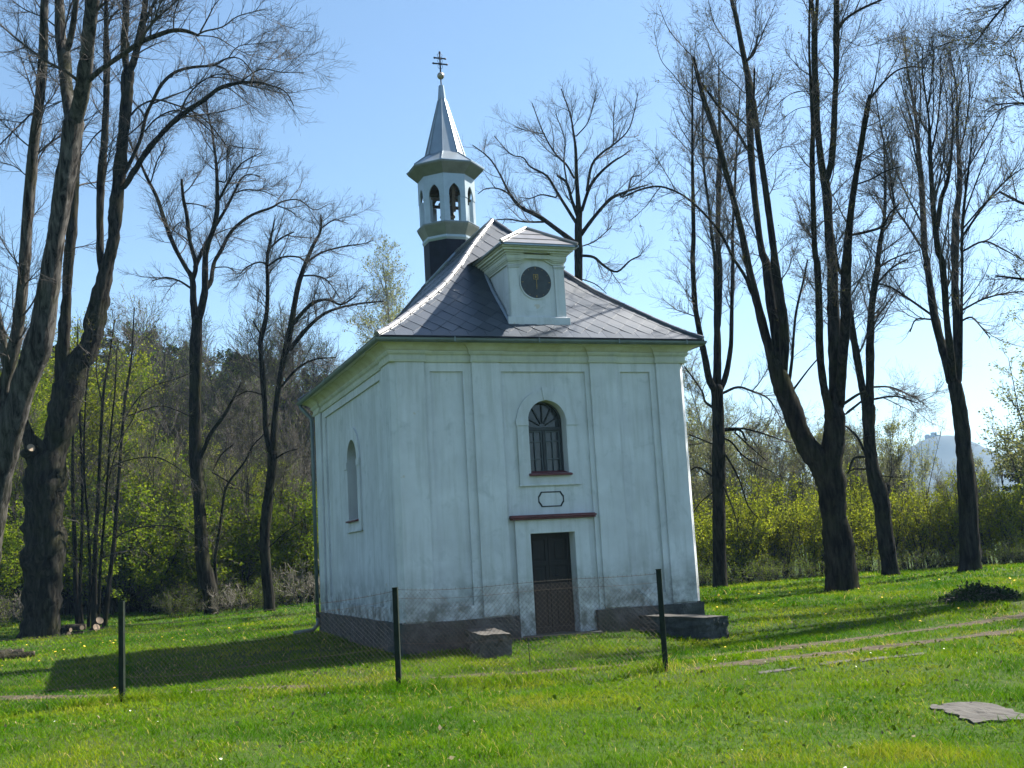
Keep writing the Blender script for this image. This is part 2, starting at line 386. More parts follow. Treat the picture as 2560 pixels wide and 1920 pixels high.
# wheel tracks worn through the grass
rngt = np.random.default_rng(5)
RUTS = [[(1050, 1697), (1153, 1692), (1352, 1681), (1578, 1662), (1668, 1651), (1894, 1629), (2089, 1605), (2283, 1578), (2400, 1565), (2555, 1541), (2700, 1515)],
        [(1690, 1680), (1894, 1656), (2050, 1637), (2244, 1613), (2439, 1592), (2600, 1568)],
        [(-120, 1748), (0, 1745), (130, 1745), (253, 1741), (400, 1733), (542, 1725), (678, 1719), (768, 1719), (900, 1712)]]
RUTP = []
def resample(pts, step):
    pts = np.asarray(pts, float); d = np.concatenate([[0], np.cumsum(np.linalg.norm(np.diff(pts, axis=0), axis=1))])
    s = np.linspace(0, d[-1], max(2, int(d[-1]/step)+1))
    return np.stack([np.interp(s, d, pts[:, k]) for k in range(pts.shape[1])], -1)
for j, r in enumerate(RUTS):
    w = resample([on_ground(*p) for p in r], .12)
    k = np.ones(9)/9
    ws = np.stack([np.convolve(np.pad(w[:, i], 4, mode='edge'), k, 'valid') for i in range(3)], -1)
    t = np.gradient(ws[:, :2], axis=0); t /= np.linalg.norm(t, axis=1)[:, None]+1e-9
    nrm = np.stack([-t[:, 1], t[:, 0]], -1)
    wd = .27+.07*np.convolve(rngt.normal(size=len(ws)+8), np.ones(9)/4, 'valid')
    wd *= np.minimum(1, np.minimum(np.arange(len(ws)), np.arange(len(ws))[::-1])/12+.1)
    V = []
    for s in (-1, -.5, 0, .5, 1):
        xy = ws[:, :2]+nrm*(s*wd[:, None]*(1+.25*rngt.normal(size=(len(ws), 1))*(abs(s) == 1)))
        V.append(np.stack([xy[:, 0], xy[:, 1], terrain(xy[:, 0], xy[:, 1])+.006], -1))
    V = np.stack(V, 1); n = len(ws)
    ii = np.arange(n*5).reshape(n, 5)
    q = np.stack([ii[:-1, :-1], ii[:-1, 1:], ii[1:, 1:], ii[1:, :-1]], -1).reshape(-1, 4)
    tag(np_mesh('path', V.reshape(-1, 3), [q], M['earth'], smooth=True), kind='structure')
    RUTP.append(ws[:, :2])
RUTALL = np.concatenate(RUTP)

# ------------------------------------------------------------------ chapel
W, L = 6.5, 8.27
chapel = empty('chapel', (0, 0, 0), 'small white plastered chapel with slate roof and slender metal bell turret', 'chapel')
EB = np.array([-.75, -.75])
def arch(cx, z0, zs, r, n=20):
    return [(cx-r, z0), (cx+r, z0)]+[(cx+r*math.cos(math.pi*k/n), zs+r*math.sin(math.pi*k/n)) for k in range(n+1)]
def rect(a, b, c, d): return [(a, c), (b, c), (b, d), (a, d)]
WIN = arch(3.265, 2.80, 3.885, .42); DOOR = rect(2.74, 3.71, -.62, 1.58)
SWIN = arch(4.13, 2.18, 3.50, .50)
# core walls ------------------------------------------------------------
w = MB()
w.plate([rect(.08, W-.08, -.75, 5.30), WIN, DOOR], .07, .42)                       # deep panel plane of the front
notch = [(.08, -.05), (2.31, -.05), (2.31, 4.905), (4.18, 4.905), (4.18, -.05), (W-.08, -.05), (W-.08, 5.30), (.08, 5.30)]
w.plate([notch, rect(.79, 1.48, .24, 4.905), rect(5.00, 5.70, .24, 4.905)], .02, .0697)
w.plate([rect(.42, L-.08, -.75, 5.30), SWIN], .07, .52, 'x')                       # left side, deep plane
w.plate([rect(.08, L-.08, -.05, 5.30), rect(1.13, 7.08, .27, 4.915)], .02, .0697, 'x')
w.box(W-.42, W-.02, .42, L-.08, -.75, 5.30)                                         # right and back walls
w.box(.52, W-.42, L-.42, L-.02, -.75, 5.30)
w.build('wall', M['plaster'], chapel)
cut = .11
def L_pilaster(sx, sy):
    ax = (lambda x: x) if sx < 0 else (lambda x: W-x)
    ay = (lambda y: y) if sy < 0 else (lambda y: L-y)
    p = [(ax(a), ay(c)) for a, c in [(.66, -.03), (-.03+cut, -.03), (-.03, -.03+cut), (-.03, .78), (.0195, .78), (.0195, .0195), (.66, .0195)]]
    MB().prism(p, 0.0, 5.115).build('pilaster', M['plaster'], chapel, bevel=.008)
for sx in (-1, 1):
    for sy in (-1, 1): L_pilaster(sx, sy)
for a, c in ((1.66, 2.26), (4.28, 4.88)):
    MB().box(a, c, -.03, .0195, 0.0, 5.115).build('pilaster', M['plaster'], chapel, bevel=.008)
# plinth: rough stone, interrupted by the doorway ------------------------
def rough_box(x0, x1, y0, y1, z0, z1, amp=.012, seed=0, cell=.12):
    rg = random.Random(seed)
    bm = bmesh.new()
    bmesh.ops.create_cube(bm, size=1)
    for v in bm.verts: v.co = Vector((x0+(v.co.x+.5)*(x1-x0), y0+(v.co.y+.5)*(y1-y0), z0+(v.co.z+.5)*(z1-z0)))
    for ax, ln in ((0, x1-x0), (1, y1-y0), (2, z1-z0)):
        k = int(min(40, max(0, ln/cell-1)))
        ed = [e for e in bm.edges if abs(abs((e.verts[1].co-e.verts[0].co)[ax])-ln) < 1e-5]
        if k: bmesh.ops.subdivide_edges(bm, edges=ed, cuts=k, use_grid_fill=True)
    for v in bm.verts: v.co += Vector((rg.uniform(-amp, amp), rg.uniform(-amp, amp), rg.uniform(-amp, amp)))
    bm.verts.index_update()
    vs = [tuple(v.co) for v in bm.verts]; fs = [tuple(v.index for v in f.verts) for f in bm.faces]; bm.free()
    return vs, fs
pl = MB()
for i, (a, b_, c, d) in enumerate(((-.045, 2.40, -.05, .066), (4.10, W+.045, -.05, .066), (-.05, .066, .075, L+.04), (W-.066, W+.05, .075, L+.04), (.075, W-.075, L-.066, L+.04))):
    pl.add(*rough_box(a, b_, c, d, -1.1, -.004+(-.02 if i < 2 else .0), .009, i))
pl.build('plinth', M['stone'], chapel)
MB().add(*rough_box(2.46, 4.04, -.34, .30, -.95, -.425, .008, 9)).build('door_step', M['stone'], chapel)
# door surround, ledge, plaque -------------------------------------------
MB().plate([[(2.42, -.60), (2.74, -.60), (2.74, 1.58), (3.71, 1.58), (3.71, -.60), (4.03, -.60), (4.03, 1.86), (2.42, 1.86)]], .0, .0697).build('door_surround', M['plaster'], chapel, bevel=.006)
lg = MB().box(2.34, 4.17, -.09, .069, 1.862, 1.895).box(2.315, 4.175, -.125, .069, 1.897, 1.935).box(2.33, 4.17, -.06, .069, 1.937, 1.955)
lg.build('door_ledge', M['maroon'], chapel, bevel=.006)
def ringpts(cx, cz, w_, h_, s=0):
    a, c = w_/2-s, h_/2-s
    k = .065
    q = [(a-k*1.0, c), (a-k*.55, c-k*.75), (a, c-k*1.5)]
    p = []
    for sx, sz, rev in ((1, 1, 0), (1, -1, 1), (-1, -1, 0), (-1, 1, 1)):
        pts = [(cx+sx*x, cz+sz*z) for x, z in q]
        p += pts[::-1] if rev else pts
    return p
MB().plate([ringpts(3.262, 2.265, .57, .315), ringpts(3.262, 2.265, .57, .315, .024)], .062, .0697).build('plaque_outline', M['black'], chapel)
# door ---------------------------------------------------------------------
dr = MB().box(2.735, 3.715, .30, .34, -.43, 1.60).build('door', M['door'], chapel)
pn = MB()
for x0 in (2.76, 3.24):
    x1 = x0+.45
    pn.box(x0, x1, .275, .2995, -.42, -.30).box(x0, x1, .275, .2995, .44, .56).box(x0, x1, .275, .2995, .92, 1.02).box(x0, x1, .275, .2995, 1.47, 1.57)
    pn.box(x0, x0+.075, .275, .2995, -.298, .438).box(x1-.075, x1, .275, .2995, -.298, .438)
    pn.box(x0, x0+.075, .275, .2995, .562, .918).box(x1-.075, x1, .275, .2995, .562, .918)
    pn.box(x0, x0+.075, .275, .2995, 1.022, 1.468).box(x1-.075, x1, .275, .2995, 1.022, 1.468)
    pn.box(x0+.12, x1-.12, .283, .2995, -.25, .39).box(x0+.12, x1-.12, .283, .2995, .60, .88).box(x0+.12, x1-.12, .283, .2995, 1.06, 1.43)
pn.box(3.205, 3.245, .258, .2995, -.42, 1.57)
pn.build('door_panel', M['door'], dr, bevel=.006)
MB().tube([(3.30, .27, .72), (3.30, .215, .72), (3.38, .21, .715)], .011, 6).build('handle', M['iron'], dr)
# front window -------------------------------------------------------------
wdw = MB().plate([arch(3.265, 2.79, 3.885, .43)], .335, .345).build('window', M['glass'], chapel)
fr = MB()
inner = arch(3.265, 2.86, 3.885, .375)
fr.plate([arch(3.265, 2.80, 3.885, .4185), inner], .285, .3345)
fr.box(3.24, 3.29, .275, .3345, 2.862, 3.70)
fr.box(2.90, 3.63, .270, .3345, 3.702, 3.775)
for k in (30, 62, 90, 118, 150):
    a = math.radians(k); c0 = Vector((3.265, 0, 3.78)); d = Vector((math.cos(a), 0, math.sin(a))); n_ = Vector((-d.z, 0, d.x))*.014
    p0 = c0+d*.08; p1 = c0+d*(.47 if k in (90, ) else .44)
    fr.add([(p.x, y, p.z) for y in (.30, .334) for p in (p0-n_, p1-n_, p1+n_, p0+n_)], [(0, 1, 2, 3), (7, 6, 5, 4), (0, 4, 5, 1), (1, 5, 6, 2), (2, 6, 7, 3), (3, 7, 4, 0)])
fr.build('frame', M['frame'], wdw)
mu = MB()
for x0, x1 in ((2.905, 3.225), (3.305, 3.625)):
    mu.box(x0, x0+.02, .29, .334, 2.87, 3.695).box(x1-.02, x1, .29, .334, 2.87, 3.695)
    xm = (x0+x1)/2; mu.box(xm-.011, xm+.011, .295, .334, 2.87, 3.673)
    mu.box(x0+.021, x1-.021, .291, .334, 3.674, 3.695)
    for z in (3.10, 3.47): mu.box(x0+.021, xm-.0115, .296, .334, z, z+.02).box(xm+.0115, x1-.021, .296, .334, z, z+.02)
mu.build('muntin', M['muntin'], wdw)
sl = MB().add([(2.80, -.06, 2.775), (3.73, -.06, 2.775), (3.73, .30, 2.865), (2.80, .30, 2.865), (2.80, -.06, 2.745), (3.73, -.06, 2.745), (3.73, .30, 2.745), (2.80, .30, 2.745)],
              [(0, 1, 2, 3), (7, 6, 5, 4), (0, 4, 5, 1), (1, 5, 6, 2), (2, 6, 7, 3), (3, 7, 4, 0)])
sl.build('window_sill', M['maroon'], chapel, bevel=.006)
def outer_arch(cx, hw, z0, zs): return arch(cx, z0, zs, hw, 28)
sr = MB().plate([outer_arch(3.262, .665, 2.556, 3.86), arch(3.265, 2.80, 3.885, .4205)], .035, .0697)
sr.box(2.575, 2.845, .018, .034, 3.785, 3.925).box(3.686, 3.95, .018, .034, 3.785, 3.925)
sr.add([(x, y, z) for y in (.018, .034) for x, z in ((3.215, 4.312), (3.315, 4.312), (3.35, 4.575), (3.18, 4.575))], [(0, 1, 2, 3), (7, 6, 5, 4), (0, 4, 5, 1), (1, 5, 6, 2), (2, 6, 7, 3), (3, 7, 4, 0)])
sr.box(2.575, 3.95, .015, .0345, 2.545, 2.575)
sr.build('window_surround', M['plaster'], chapel)
# side window ---------------------------------------------------------------
sw = MB().plate([arch(4.13, 2.17, 3.50, .51)], .44, .45, 'x').build('window', M['glass'], chapel)
fr = MB().plate([arch(4.13, 2.185, 3.50, .499), arch(4.13, 2.25, 3.50, .45)], .385, .439, 'x').box(.375, .439, 4.105, 4.155, 2.252, 3.95).box(.378, .439, 3.68, 4.104, 3.30, 3.35).box(.378, .439, 4.156, 4.58, 3.30, 3.35)
fr.build('frame', M['frame'], sw)
MB().add([(-.045, 3.60, 2.155), (-.045, 4.66, 2.155), (.38, 4.66, 2.25), (.38, 3.60, 2.25), (-.045, 3.60, 2.12), (-.045, 4.66, 2.12), (.38, 4.66, 2.12), (.38, 3.60, 2.12)],
         [(0, 1, 2, 3), (7, 6, 5, 4), (0, 4, 5, 1), (1, 5, 6, 2), (2, 6, 7, 3), (3, 7, 4, 0)]).build('window_sill', M['maroon'], chapel)
s2 = MB().plate([arch(4.13, 1.91, 3.5, .78, 28), arch(4.13, 2.18, 3.5, .5005)], .030, .0697, 'x')
s2.box(.010, .029, 3.33, 3.625, 3.36, 3.52).box(.010, .029, 4.635, 4.93, 3.36, 3.52).box(.008, .0295, 3.33, 4.93, 1.895, 1.93)
s2.build('window_surround', M['plaster'], chapel)
# cornice: profile swept round the plan, broken forward over the pilasters --
def plan_path(br):
    f0, f1 = .02, .02-br
    xs = [(.66, 1.66), (2.26, 4.28), (4.88, W-.66)]
    ys = [(.78, L-.78)]
    def side(n_, gaps):                 # distances along a side, with projection
        out = [(0-(f1*-1 if 0 else 0), f1)]
        return gaps
    p = []
    def run(A, B, gaps, wall):          # A->B along; wall(s,o) maps
        seq = [(None, f1)]
        pts = []
        for g0, g1_ in gaps: pts += [(g0, f1), (g0, f0), (g1_, f0), (g1_, f1)]
        return [wall(s, o) for s, o in pts]
    p.append((f1, f1)); p += run(0, W, xs, lambda s, o: (s, o)); p.append((W-f1, f1))
    p += run(0, L, ys, lambda s, o: (W-o, s)); p.append((W-f1, L-f1))
    p += run(0, W, xs, lambda s, o: (W-s, L-o)); p.append((f1, L-f1))
    p += run(0, L, ys, lambda s, o: (o, L-s))
    return p
def sweep(mb, path, prof, closed=True):
    n = len(path); rings = []
    for i in range(n):
        p = Vector(path[i]); a = Vector(path[i-1]); c = Vector(path[(i+1) % n])
        d0 = (p-a).normalized(); d1 = (c-p).normalized()
        n0 = Vector((d0.y, -d0.x)); n1 = Vector((d1.y, -d1.x))
        mtr = (n0+n1); mtr = mtr/(mtr.dot(n0)) if mtr.length > 1e-6 else n0
        rings.append([(p.x+mtr.x*o, p.y+mtr.y*o, z) for o, z in prof])
    m = len(prof)
    vs = [q for r in rings for q in r]
    fs = [(i*m+k, ((i+1) % n)*m+k, ((i+1) % n)*m+k+1, i*m+k+1) for i in range(n) for k in range(m-1)]
    mb.add(vs, fs)
PP = plan_path(.05)
c1_ = MB(); sweep(c1_, PP, [(-.02, 5.085), (.035, 5.09), (.045, 5.12), (.05, 5.135), (.02, 5.14), (.02, 5.215), (.03, 5.235), (.055, 5.25), (.075, 5.285), (.08, 5.31), (.04, 5.312)])
c1_.build('cornice', M['cornice'], chapel)
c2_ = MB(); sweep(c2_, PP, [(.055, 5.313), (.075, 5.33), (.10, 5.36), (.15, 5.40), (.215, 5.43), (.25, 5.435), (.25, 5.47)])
c2_.build('cornice', M['grass_bounce'], chapel)
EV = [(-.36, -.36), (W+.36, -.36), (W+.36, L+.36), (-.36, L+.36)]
so = MB(); sweep(so, [(-.3, -.3), (W+.3, -.3), (W+.3, L+.3), (-.3, L+.3)], [(-.38, 5.445), (.02, 5.452), (.02, 5.47), (-.38, 5.47)]); so.build('soffit', M['grass_bounce'], chapel)
gt = MB()
prof = [(.055*math.cos(a)+.03, 5.505+.075*math.sin(a)) for a in [math.radians(180+k*22.5) for k in range(9)]]
prof = [(a_-.03, z_) for a_, z_ in prof]
prof = prof+[(.065, 5.515), (.048, 5.512)]+[(.048*math.cos(a), 5.507+.066*math.sin(a)) for a in [math.radians(360-k*22.5) for k in range(9)]]+[(-.062, 5.515), (-.055, 5.505)]
sweep(gt, EV, prof)
for x in (1.2, 3.0, 4.8, 6.4): gt.box(x-.012, x+.012, -.47, -.455, 5.43, 5.525)
for y in (1.0, 2.8, 4.6, 6.4, 8.0): gt.box(-.47, -.455, y-.012, y+.012, 5.43, 5.525)
gt.build('gutter', M['zinc'], chapel)
dp = MB().tube([(-.34, L+.22, 5.44), (-.34, L+.22, 5.36), (-.22, L+.12, 5.2), (-.10, L-.02, 5.02), (-.10, L-.02, -.15)], .05, 10)
dp.tube([(-.10, L-.02, -.15), (-.11, L-.05, -.32), (-.25, L-.1, -.44), (-.75, L-.2, -.47)], .05, 10)
dp.build('downpipe', M['zinc'], chapel, smooth=True)

# roof ---------------------------------------------------------------------
GT = [0, .03, .15, .24, .355, .477, .63, .81, 1.0]; GZv = [5.55, 5.60, 5.90, 6.15, 6.475, 6.82, 7.36, 8.17, 8.92]
def zr(t): return float(np.interp(t, GT, GZv))
DX, DY = W/2+.36, 3.0
YB = L+.36
def on_front(x, s): return (x, -.36+s*DY, zr(s))                 # s 0..1
roof = MB()
ss = [0, .05, .1, .15, .2, .25, .3, .36, .42, .48, .55, .62, .7, .78, .86, .93, 1]
def slope(fn, half_a, half_b):
    pass
def ring_at(s):
    x0, x1 = -.36+s*DX, W+.36-s*DX; y0, y1 = -.36+s*DY, YB-s*DY; z = zr(s)
    return [(x0, y0, z), (x1, y0, z), (x1, y1, z), (x0, y1, z)]
rs = [ring_at(s) for s in ss]
vs = [p for r in rs for p in r]
fs = [(i*4+k, i*4+(k+1) % 4, (i+1)*4+(k+1) % 4, (i+1)*4+k) for i in range(len(ss)-1) for k in range(4)]
roof.add(vs, fs)
roof.add([(x, y, z-.045) for x, y, z in rs[0]]+list(rs[0]), [(0, 1, 5, 4), (1, 2, 6, 5), (2, 3, 7, 6), (3, 0, 4, 7)])
roof_o = roof.build('roof', M['slate_dark'], chapel)
# diamond slates laid course by course, each lifted at its lower tip
def clip(poly, f):
    out = []
    for i in range(len(poly)):
        a, c = poly[i], poly[(i+1) % len(poly)]; fa, fc = f(a), f(c)
        if fa >= 0: out.append(a)
        if (fa >= 0) != (fc >= 0):
            t = fa/(fa-fc); out.append((a[0]+(c[0]-a[0])*t, a[1]+(c[1]-a[1])*t))
    return out
sv, sf, stint = [], {}, []
def shingles(width, run, inset, to3d, seed, dia=.20, row=.22):
    """u along the eave 0..width, s plan distance from eave 0..run; hips close in by inset per unit s"""
    rg = random.Random(seed)
    tab_s = np.linspace(0, run, 80); tab_z = np.array([zr(a/run) for a in tab_s])
    slen = np.concatenate([[0], np.cumsum(np.hypot(np.diff(tab_s), np.diff(tab_z)))])
    def emit(poly, lo, hi, base):
        if len(poly) < 3: return
        lift = lambda v: base+.012*(hi-v)/(hi-lo)
        tnt = rg.random()
        b0 = len(sv)
        top = [to3d(u, float(np.interp(v, slen, tab_s)), float(np.interp(v, slen, tab_z)), lift(v)) for u, v in poly]
        bot = [to3d(u, float(np.interp(v, slen, tab_s)), float(np.interp(v, slen, tab_z)), lift(v)-.009) for u, v in poly]
        n = len(poly); sv.extend(top+bot); stint.extend([tnt]*(2*n))
        sf.setdefault(n, []).append([b0+i for i in range(n)])
        for i in range(n): sf.setdefault(4, []).append([b0+i, b0+n+i, b0+n+(i+1) % n, b0+(i+1) % n])
    tot = slen[-1]
    f1 = lambda p: p[0]-inset*float(np.interp(p[1], slen, tab_s)); f2 = lambda p: width-inset*float(np.interp(p[1], slen, tab_s))-p[0]
    nst = int(width/.40)+1
    for i in range(nst):                       # starter course
        u0, u1 = i*width/nst, (i+1)*width/nst-.006
        poly = [(u0, -.02), (u1, -.02), (u1, .46), (u0, .46)]
        emit(clip(clip(poly, f1), f2), -.02, .46, .006)
    k = 0; v = .20
    while v < tot+.1:
        off = (k % 2)*dia
        nu = int(width/(2*dia))+2
        for i in range(-1, nu):
            u = i*2*dia+off
            lo, hi = v, v+2*row+.03
            g = .012
            poly = [(u, lo), (u+dia-g, lo+row-g), (u+dia-g, lo+row+.03), (u, hi), (u-dia+g, lo+row+.03), (u-dia+g, lo+row-g)]
            poly = clip(clip(poly, f1), f2)
            poly = clip(poly, lambda p: tot-p[1])
            emit(poly, lo, hi, .016+.002*(k % 2))
        v += row; k += 1
shingles(W+.72, DY, DX/DY, lambda u, s, z, h: (-.36+u, -.36+s-h*.72, z+h*.7), 1)
shingles(L+.72, DX, DY/DX, lambda u, s, z, h: (-.36+s-h*.68, YB-u, z+h*.72), 2)
shingles(L+.72, DX, DY/DX, lambda u, s, z, h: (W+.36-s+h*.68, -.36+u, z+h*.72), 3)
np_mesh('shingle_course', sv, [np.array(v) for v in sf.values()], M['slate'], roof_o, attrs={'tint': stint})
def hip_line(cx, cy, sx, sy, n=13):
    return [Vector((cx+sx*s*DX, cy+sy*s*DY, zr(s)+.02)) for s in np.linspace(.0, 1, n)]
def caps(pts, mt, r=.062, name='ridge_cap', par=None):
    mb = MB()
    d = np.concatenate([[0], np.cumsum([(pts[i+1]-pts[i]).length for i in range(len(pts)-1)])])
    P3 = np.array([tuple(p) for p in pts]); n = max(1, int(round(d[-1]/.42)))
    for i in range(n):
        s = np.linspace(d[-1]*i/n, d[-1]*(i+1)/n+.02, 3)
        q = np.stack([np.interp(s, d, P3[:, k]) for k in range(3)], -1)
        mb.tube([tuple(a) for a in q], [r*1.08, r*1.03, r*.93], 10)
    return mb.build(name, mt, par or roof_o, smooth=False)
caps(hip_line(-.36, -.36, 1, 1), M['slate_cap'])  # lit hip: glancing sun put into a paler slate than the other hips
caps(hip_line(W+.36, -.36, -1, 1), M['slate'])
caps(hip_line(-.36, YB, 1, -1), M['slate'])
caps(hip_line(W+.36, YB, -1, -1), M['slate'])
caps([Vector((W/2, -.36+DY, 8.94)), Vector((W/2, YB-DY, 8.94))], M['slate_cap'])

# dormer with clock ----------------------------------------------------------
cxd, yd = 3.255, .10
dorm = MB()
def side_poly(zt, y0):                          # dormer cheek down to the roof slope
    p = [(y0, zt)]
    yy = np.interp(zt, [zr(s) for s in np.linspace(0, 1, 60)], np.linspace(0, 1, 60))*DY-.36
    back = [(y, zr((y+.36)/DY)-.03) for y in np.linspace(yy, y0, 9)]
    return p+back
hw = .60
zt = 7.60
dorm.plate([[(cxd-hw, 5.80), (cxd+hw, 5.80), (cxd+hw, zt), (cxd-hw, zt)]], yd+.035, yd+.10)
for s in (-1, 1):
    dorm.plate([side_poly(zt, yd+.036)], cxd+s*(hw-.0), cxd+s*(hw-.06), 'x')
dorm_o = dorm.build('dormer', M['plaster'], chapel)
for s in (-1, 1):
    pi_ = MB()
    a, c = sorted((cxd+s*.41, cxd+s*(hw+.025)))
    pi_.box(a, c, yd, yd+.0345, 6.08, 7.14).box(a-.015, c+.015, yd-.02, yd+.034, 7.142, 7.165).box(a-.03, c+.03, yd-.035, yd+.034, 7.167, 7.195)
    x0, x1 = sorted((cxd+s*(hw+.001), cxd+s*(hw+.04))); pi_.box(x0, x1, yd+.035, yd+.22, 6.10, 7.14)
    pi_.build('pilaster', M['plaster'], dorm_o)
bs = MB().box(cxd-.70, cxd+.70, yd-.03, yd+.034, 5.90, 6.079); bs.build('dormer_base', M['plaster'], dorm_o, bevel=.01)
fl = MB().box(cxd-.71, cxd+.71, yd-.045, yd+.033, 5.70, 5.898)
fl.add([(cxd-.80, yd-.30, 5.665), (cxd+.86, yd-.30, 5.665), (cxd+.73, yd-.046, 5.80), (cxd-.73, yd-.046, 5.80), (cxd-.80, yd-.30, 5.655), (cxd+.86, yd-.30, 5.655), (cxd+.73, yd-.046, 5.72), (cxd-.73, yd-.046, 5.72)],
       [(0, 1, 2, 3), (7, 6, 5, 4), (0, 4, 5, 1), (1, 5, 6, 2), (2, 6, 7, 3), (3, 7, 4, 0)])
for s in (-1, 1):
    pts = [Vector((cxd+s*.66, y, zr((y+.36)/DY)+.05)) for y in np.linspace(.1, 1.45, 8)]
    fl.tube(pts, .04, 6)
fl.build('flashing', M['flash'], dorm_o)
# moulded entablature with a segmental rise over the clock
def ent_path(rise, half, zc, n=12):
    p = []
    for k in range(n+1):
        u = -1+2*k/n; p.append((cxd+u*half, zc+rise*max(0, math.cos(u*math.pi/2))**1.3))
    return p
en = MB()
def band(z0, z1, rise0, rise1, ext, y0):
    lo = [(cxd-ext, z0), (cxd-.40, z0)]+ent_path(rise0, .38, z0)+[(cxd+.40, z0), (cxd+ext, z0)]
    hi = [(cxd-ext, z1), (cxd-.40, z1)]+ent_path(rise1, .38, z1)+[(cxd+.40, z1), (cxd+ext, z1)]
    en.plate([lo+hi[::-1]], y0, yd+.034)
band(7.21, 7.255, .16, .16, .635, yd-.01)
band(7.256, 7.285, .16, .16, .65, yd-.03)
band(7.286, 7.32, .16, .15, .67, yd-.055)
band(7.321, 7.40, .15, .10, .68, yd-.065)
ex = [(.70, 7.402, 7.44, .09), (.74, 7.441, 7.48, .13), (.79, 7.481, 7.53, .19), (.83, 7.531, 7.585, .235)]
for e, z0, z1, oy in ex:
    top = [(cxd-e, z1), (cxd+e, z1)]
    if z0 < 7.47: 
        lo = ent_path(max(0, .10-(z0-7.402)*2), .38, z0)
        en.plate([[(cxd-e, z0)]+lo+[(cxd+e, z0)]+top[::-1]], yd-oy, yd+.034)
    else: en.plate([[(cxd-e, z0), (cxd+e, z0)]+top[::-1]], yd-oy, yd+.034)
en.box(cxd-.655, cxd+.655, yd-.0615, yd+.033, 7.33, 7.583)
en.build('dormer_cornice', M['cornice'], dorm_o)
for s in (-1, 1):
    se = MB()
    for e, z0, z1 in ((.635, 7.21, 7.255), (.65, 7.256, 7.285), (.67, 7.286, 7.32), (.68, 7.321, 7.40), (.70, 7.402, 7.44), (.74, 7.441, 7.48), (.79, 7.481, 7.53), (.83, 7.531, 7.585)):
        yb = float(np.interp(z0, [zr(q) for q in np.linspace(0, 1, 60)], np.linspace(0, 1, 60))*DY-.36)+.05
        x0, x1 = sorted((cxd+s*(hw+.0005), cxd+s*e)); se.box(x0, x1, yd+.0345, yb, z0, z1)
    se.build('dormer_cornice', M['cornice'], dorm_o)
# dormer roof
de = .87; ze, za, yf, ya = 7.60, 8.13, yd-.27, .59
yback_e = float(np.interp(ze, [zr(q) for q in np.linspace(0, 1, 60)], np.linspace(0, 1, 60))*DY-.36)+.03
yback_r = float(np.interp(za, [zr(q) for q in np.linspace(0, 1, 60)], np.linspace(0, 1, 60))*DY-.36)+.05
A_ = (cxd-de, yf, ze); B_ = (cxd+de, yf, ze); C_ = (cxd, ya, za); D_ = (cxd, yback_r, za); E_ = (cxd-de, yback_e, ze); F_ = (cxd+de, yback_e, ze)
dn = lambda p: (p[0], p[1], p[2]-.035)
drf = MB().add([A_, B_, C_, D_, E_, F_]+[dn(p) for p in (A_, B_, C_, D_, E_, F_)],
               [(0, 1, 2), (0, 2, 3, 4), (1, 5, 3, 2), (6, 8, 7), (6, 10, 9, 8), (7, 8, 9, 11), (0, 6, 7, 1), (0, 4, 10, 6), (1, 7, 11, 5)])
drf_o = drf.build('dormer_roof', M['slate'], dorm_o)
ds = MB()
def lerp(a, c, t): return tuple(a[i]+(c[i]-a[i])*t for i in range(3))
def off(p, n, d): return tuple(p[i]+n[i]*d for i in range(3))
nf = (0, -.6, .8)
for a0, a1, lift in ((0, .30, .010), (.28, .62, .016), (.60, .97, .022)):
    p = [lerp(A_, C_, a0), lerp(B_, C_, a0), lerp(B_, C_, a1), lerp(A_, C_, a1)]
    q = [off(p[0], nf, lift), off(p[1], nf, lift), off(p[2], nf, lift-.008), off(p[3], nf, lift-.008)]
    ds.add(q+[off(v, nf, -.012) for v in q], [(0, 1, 2, 3), (0, 4, 5, 1), (1, 5, 6, 2), (3, 7, 4, 0)])
for S, Eb, n_ in ((A_, E_, (-.55, 0, .83)), (B_, F_, (.55, 0, .83))):
    for a0, a1, lift in ((0, .34, .010), (.32, .66, .016), (.64, .97, .022)):
        p = [lerp(S, C_, a0), lerp(Eb, D_, a0), lerp(Eb, D_, a1), lerp(S, C_, a1)]
        q = [off(p[0], n_, lift), off(p[1], n_, lift), off(p[2], n_, lift-.008), off(p[3], n_, lift-.008)]
        ds.add(q+[off(v, n_, -.012) for v in q], [(0, 1, 2, 3), (0, 4, 5, 1), (1, 5, 6, 2), (3, 7, 4, 0), (2, 6, 7, 3)])
ds.tube([off(A_, (0, 0, 1), .03), off(C_, (0, 0, 1), .035)], .035, 8); ds.tube([off(B_, (0, 0, 1), .03), off(C_, (0, 0, 1), .035)], .035, 8)
ds.tube([off(C_, (0, 0, 1), .03), off(D_, (0, 0, 1), .03)], .035, 8)
ds_o = ds.build('dormer_slates', M['slate_cap'], dorm_o)
ge = MB()
ge.tube([off(A_, (-.02, 0, -1), .02), off(E_, (-.02, 0, -1), .02)], .028, 8).tube([off(B_, (.02, 0, -1), .02), off(F_, (.02, 0, -1), .02)], .028, 8)
ge.box(cxd-.80, cxd+.80, yf-.01, yf+.01, ze-.045, ze-.012)
for s in (-1, 1):
    a = (cxd+s*.87, yback_e-.25, ze+.01); c = (cxd+s*1.10, yback_e-.35, ze-.18)
    x0, x1 = cxd+s*.80, cxd+s*1.02
    ge.add([(x0, yback_e-.9, ze+.012), (x0, yback_e+.10, ze+.05), (x1, yback_e-.05, ze-.02), (cxd+s*.885, yback_e-.9, ze-.004)], [(0, 1, 2, 3)])
ge.build('flashing', M['flash'], dorm_o)
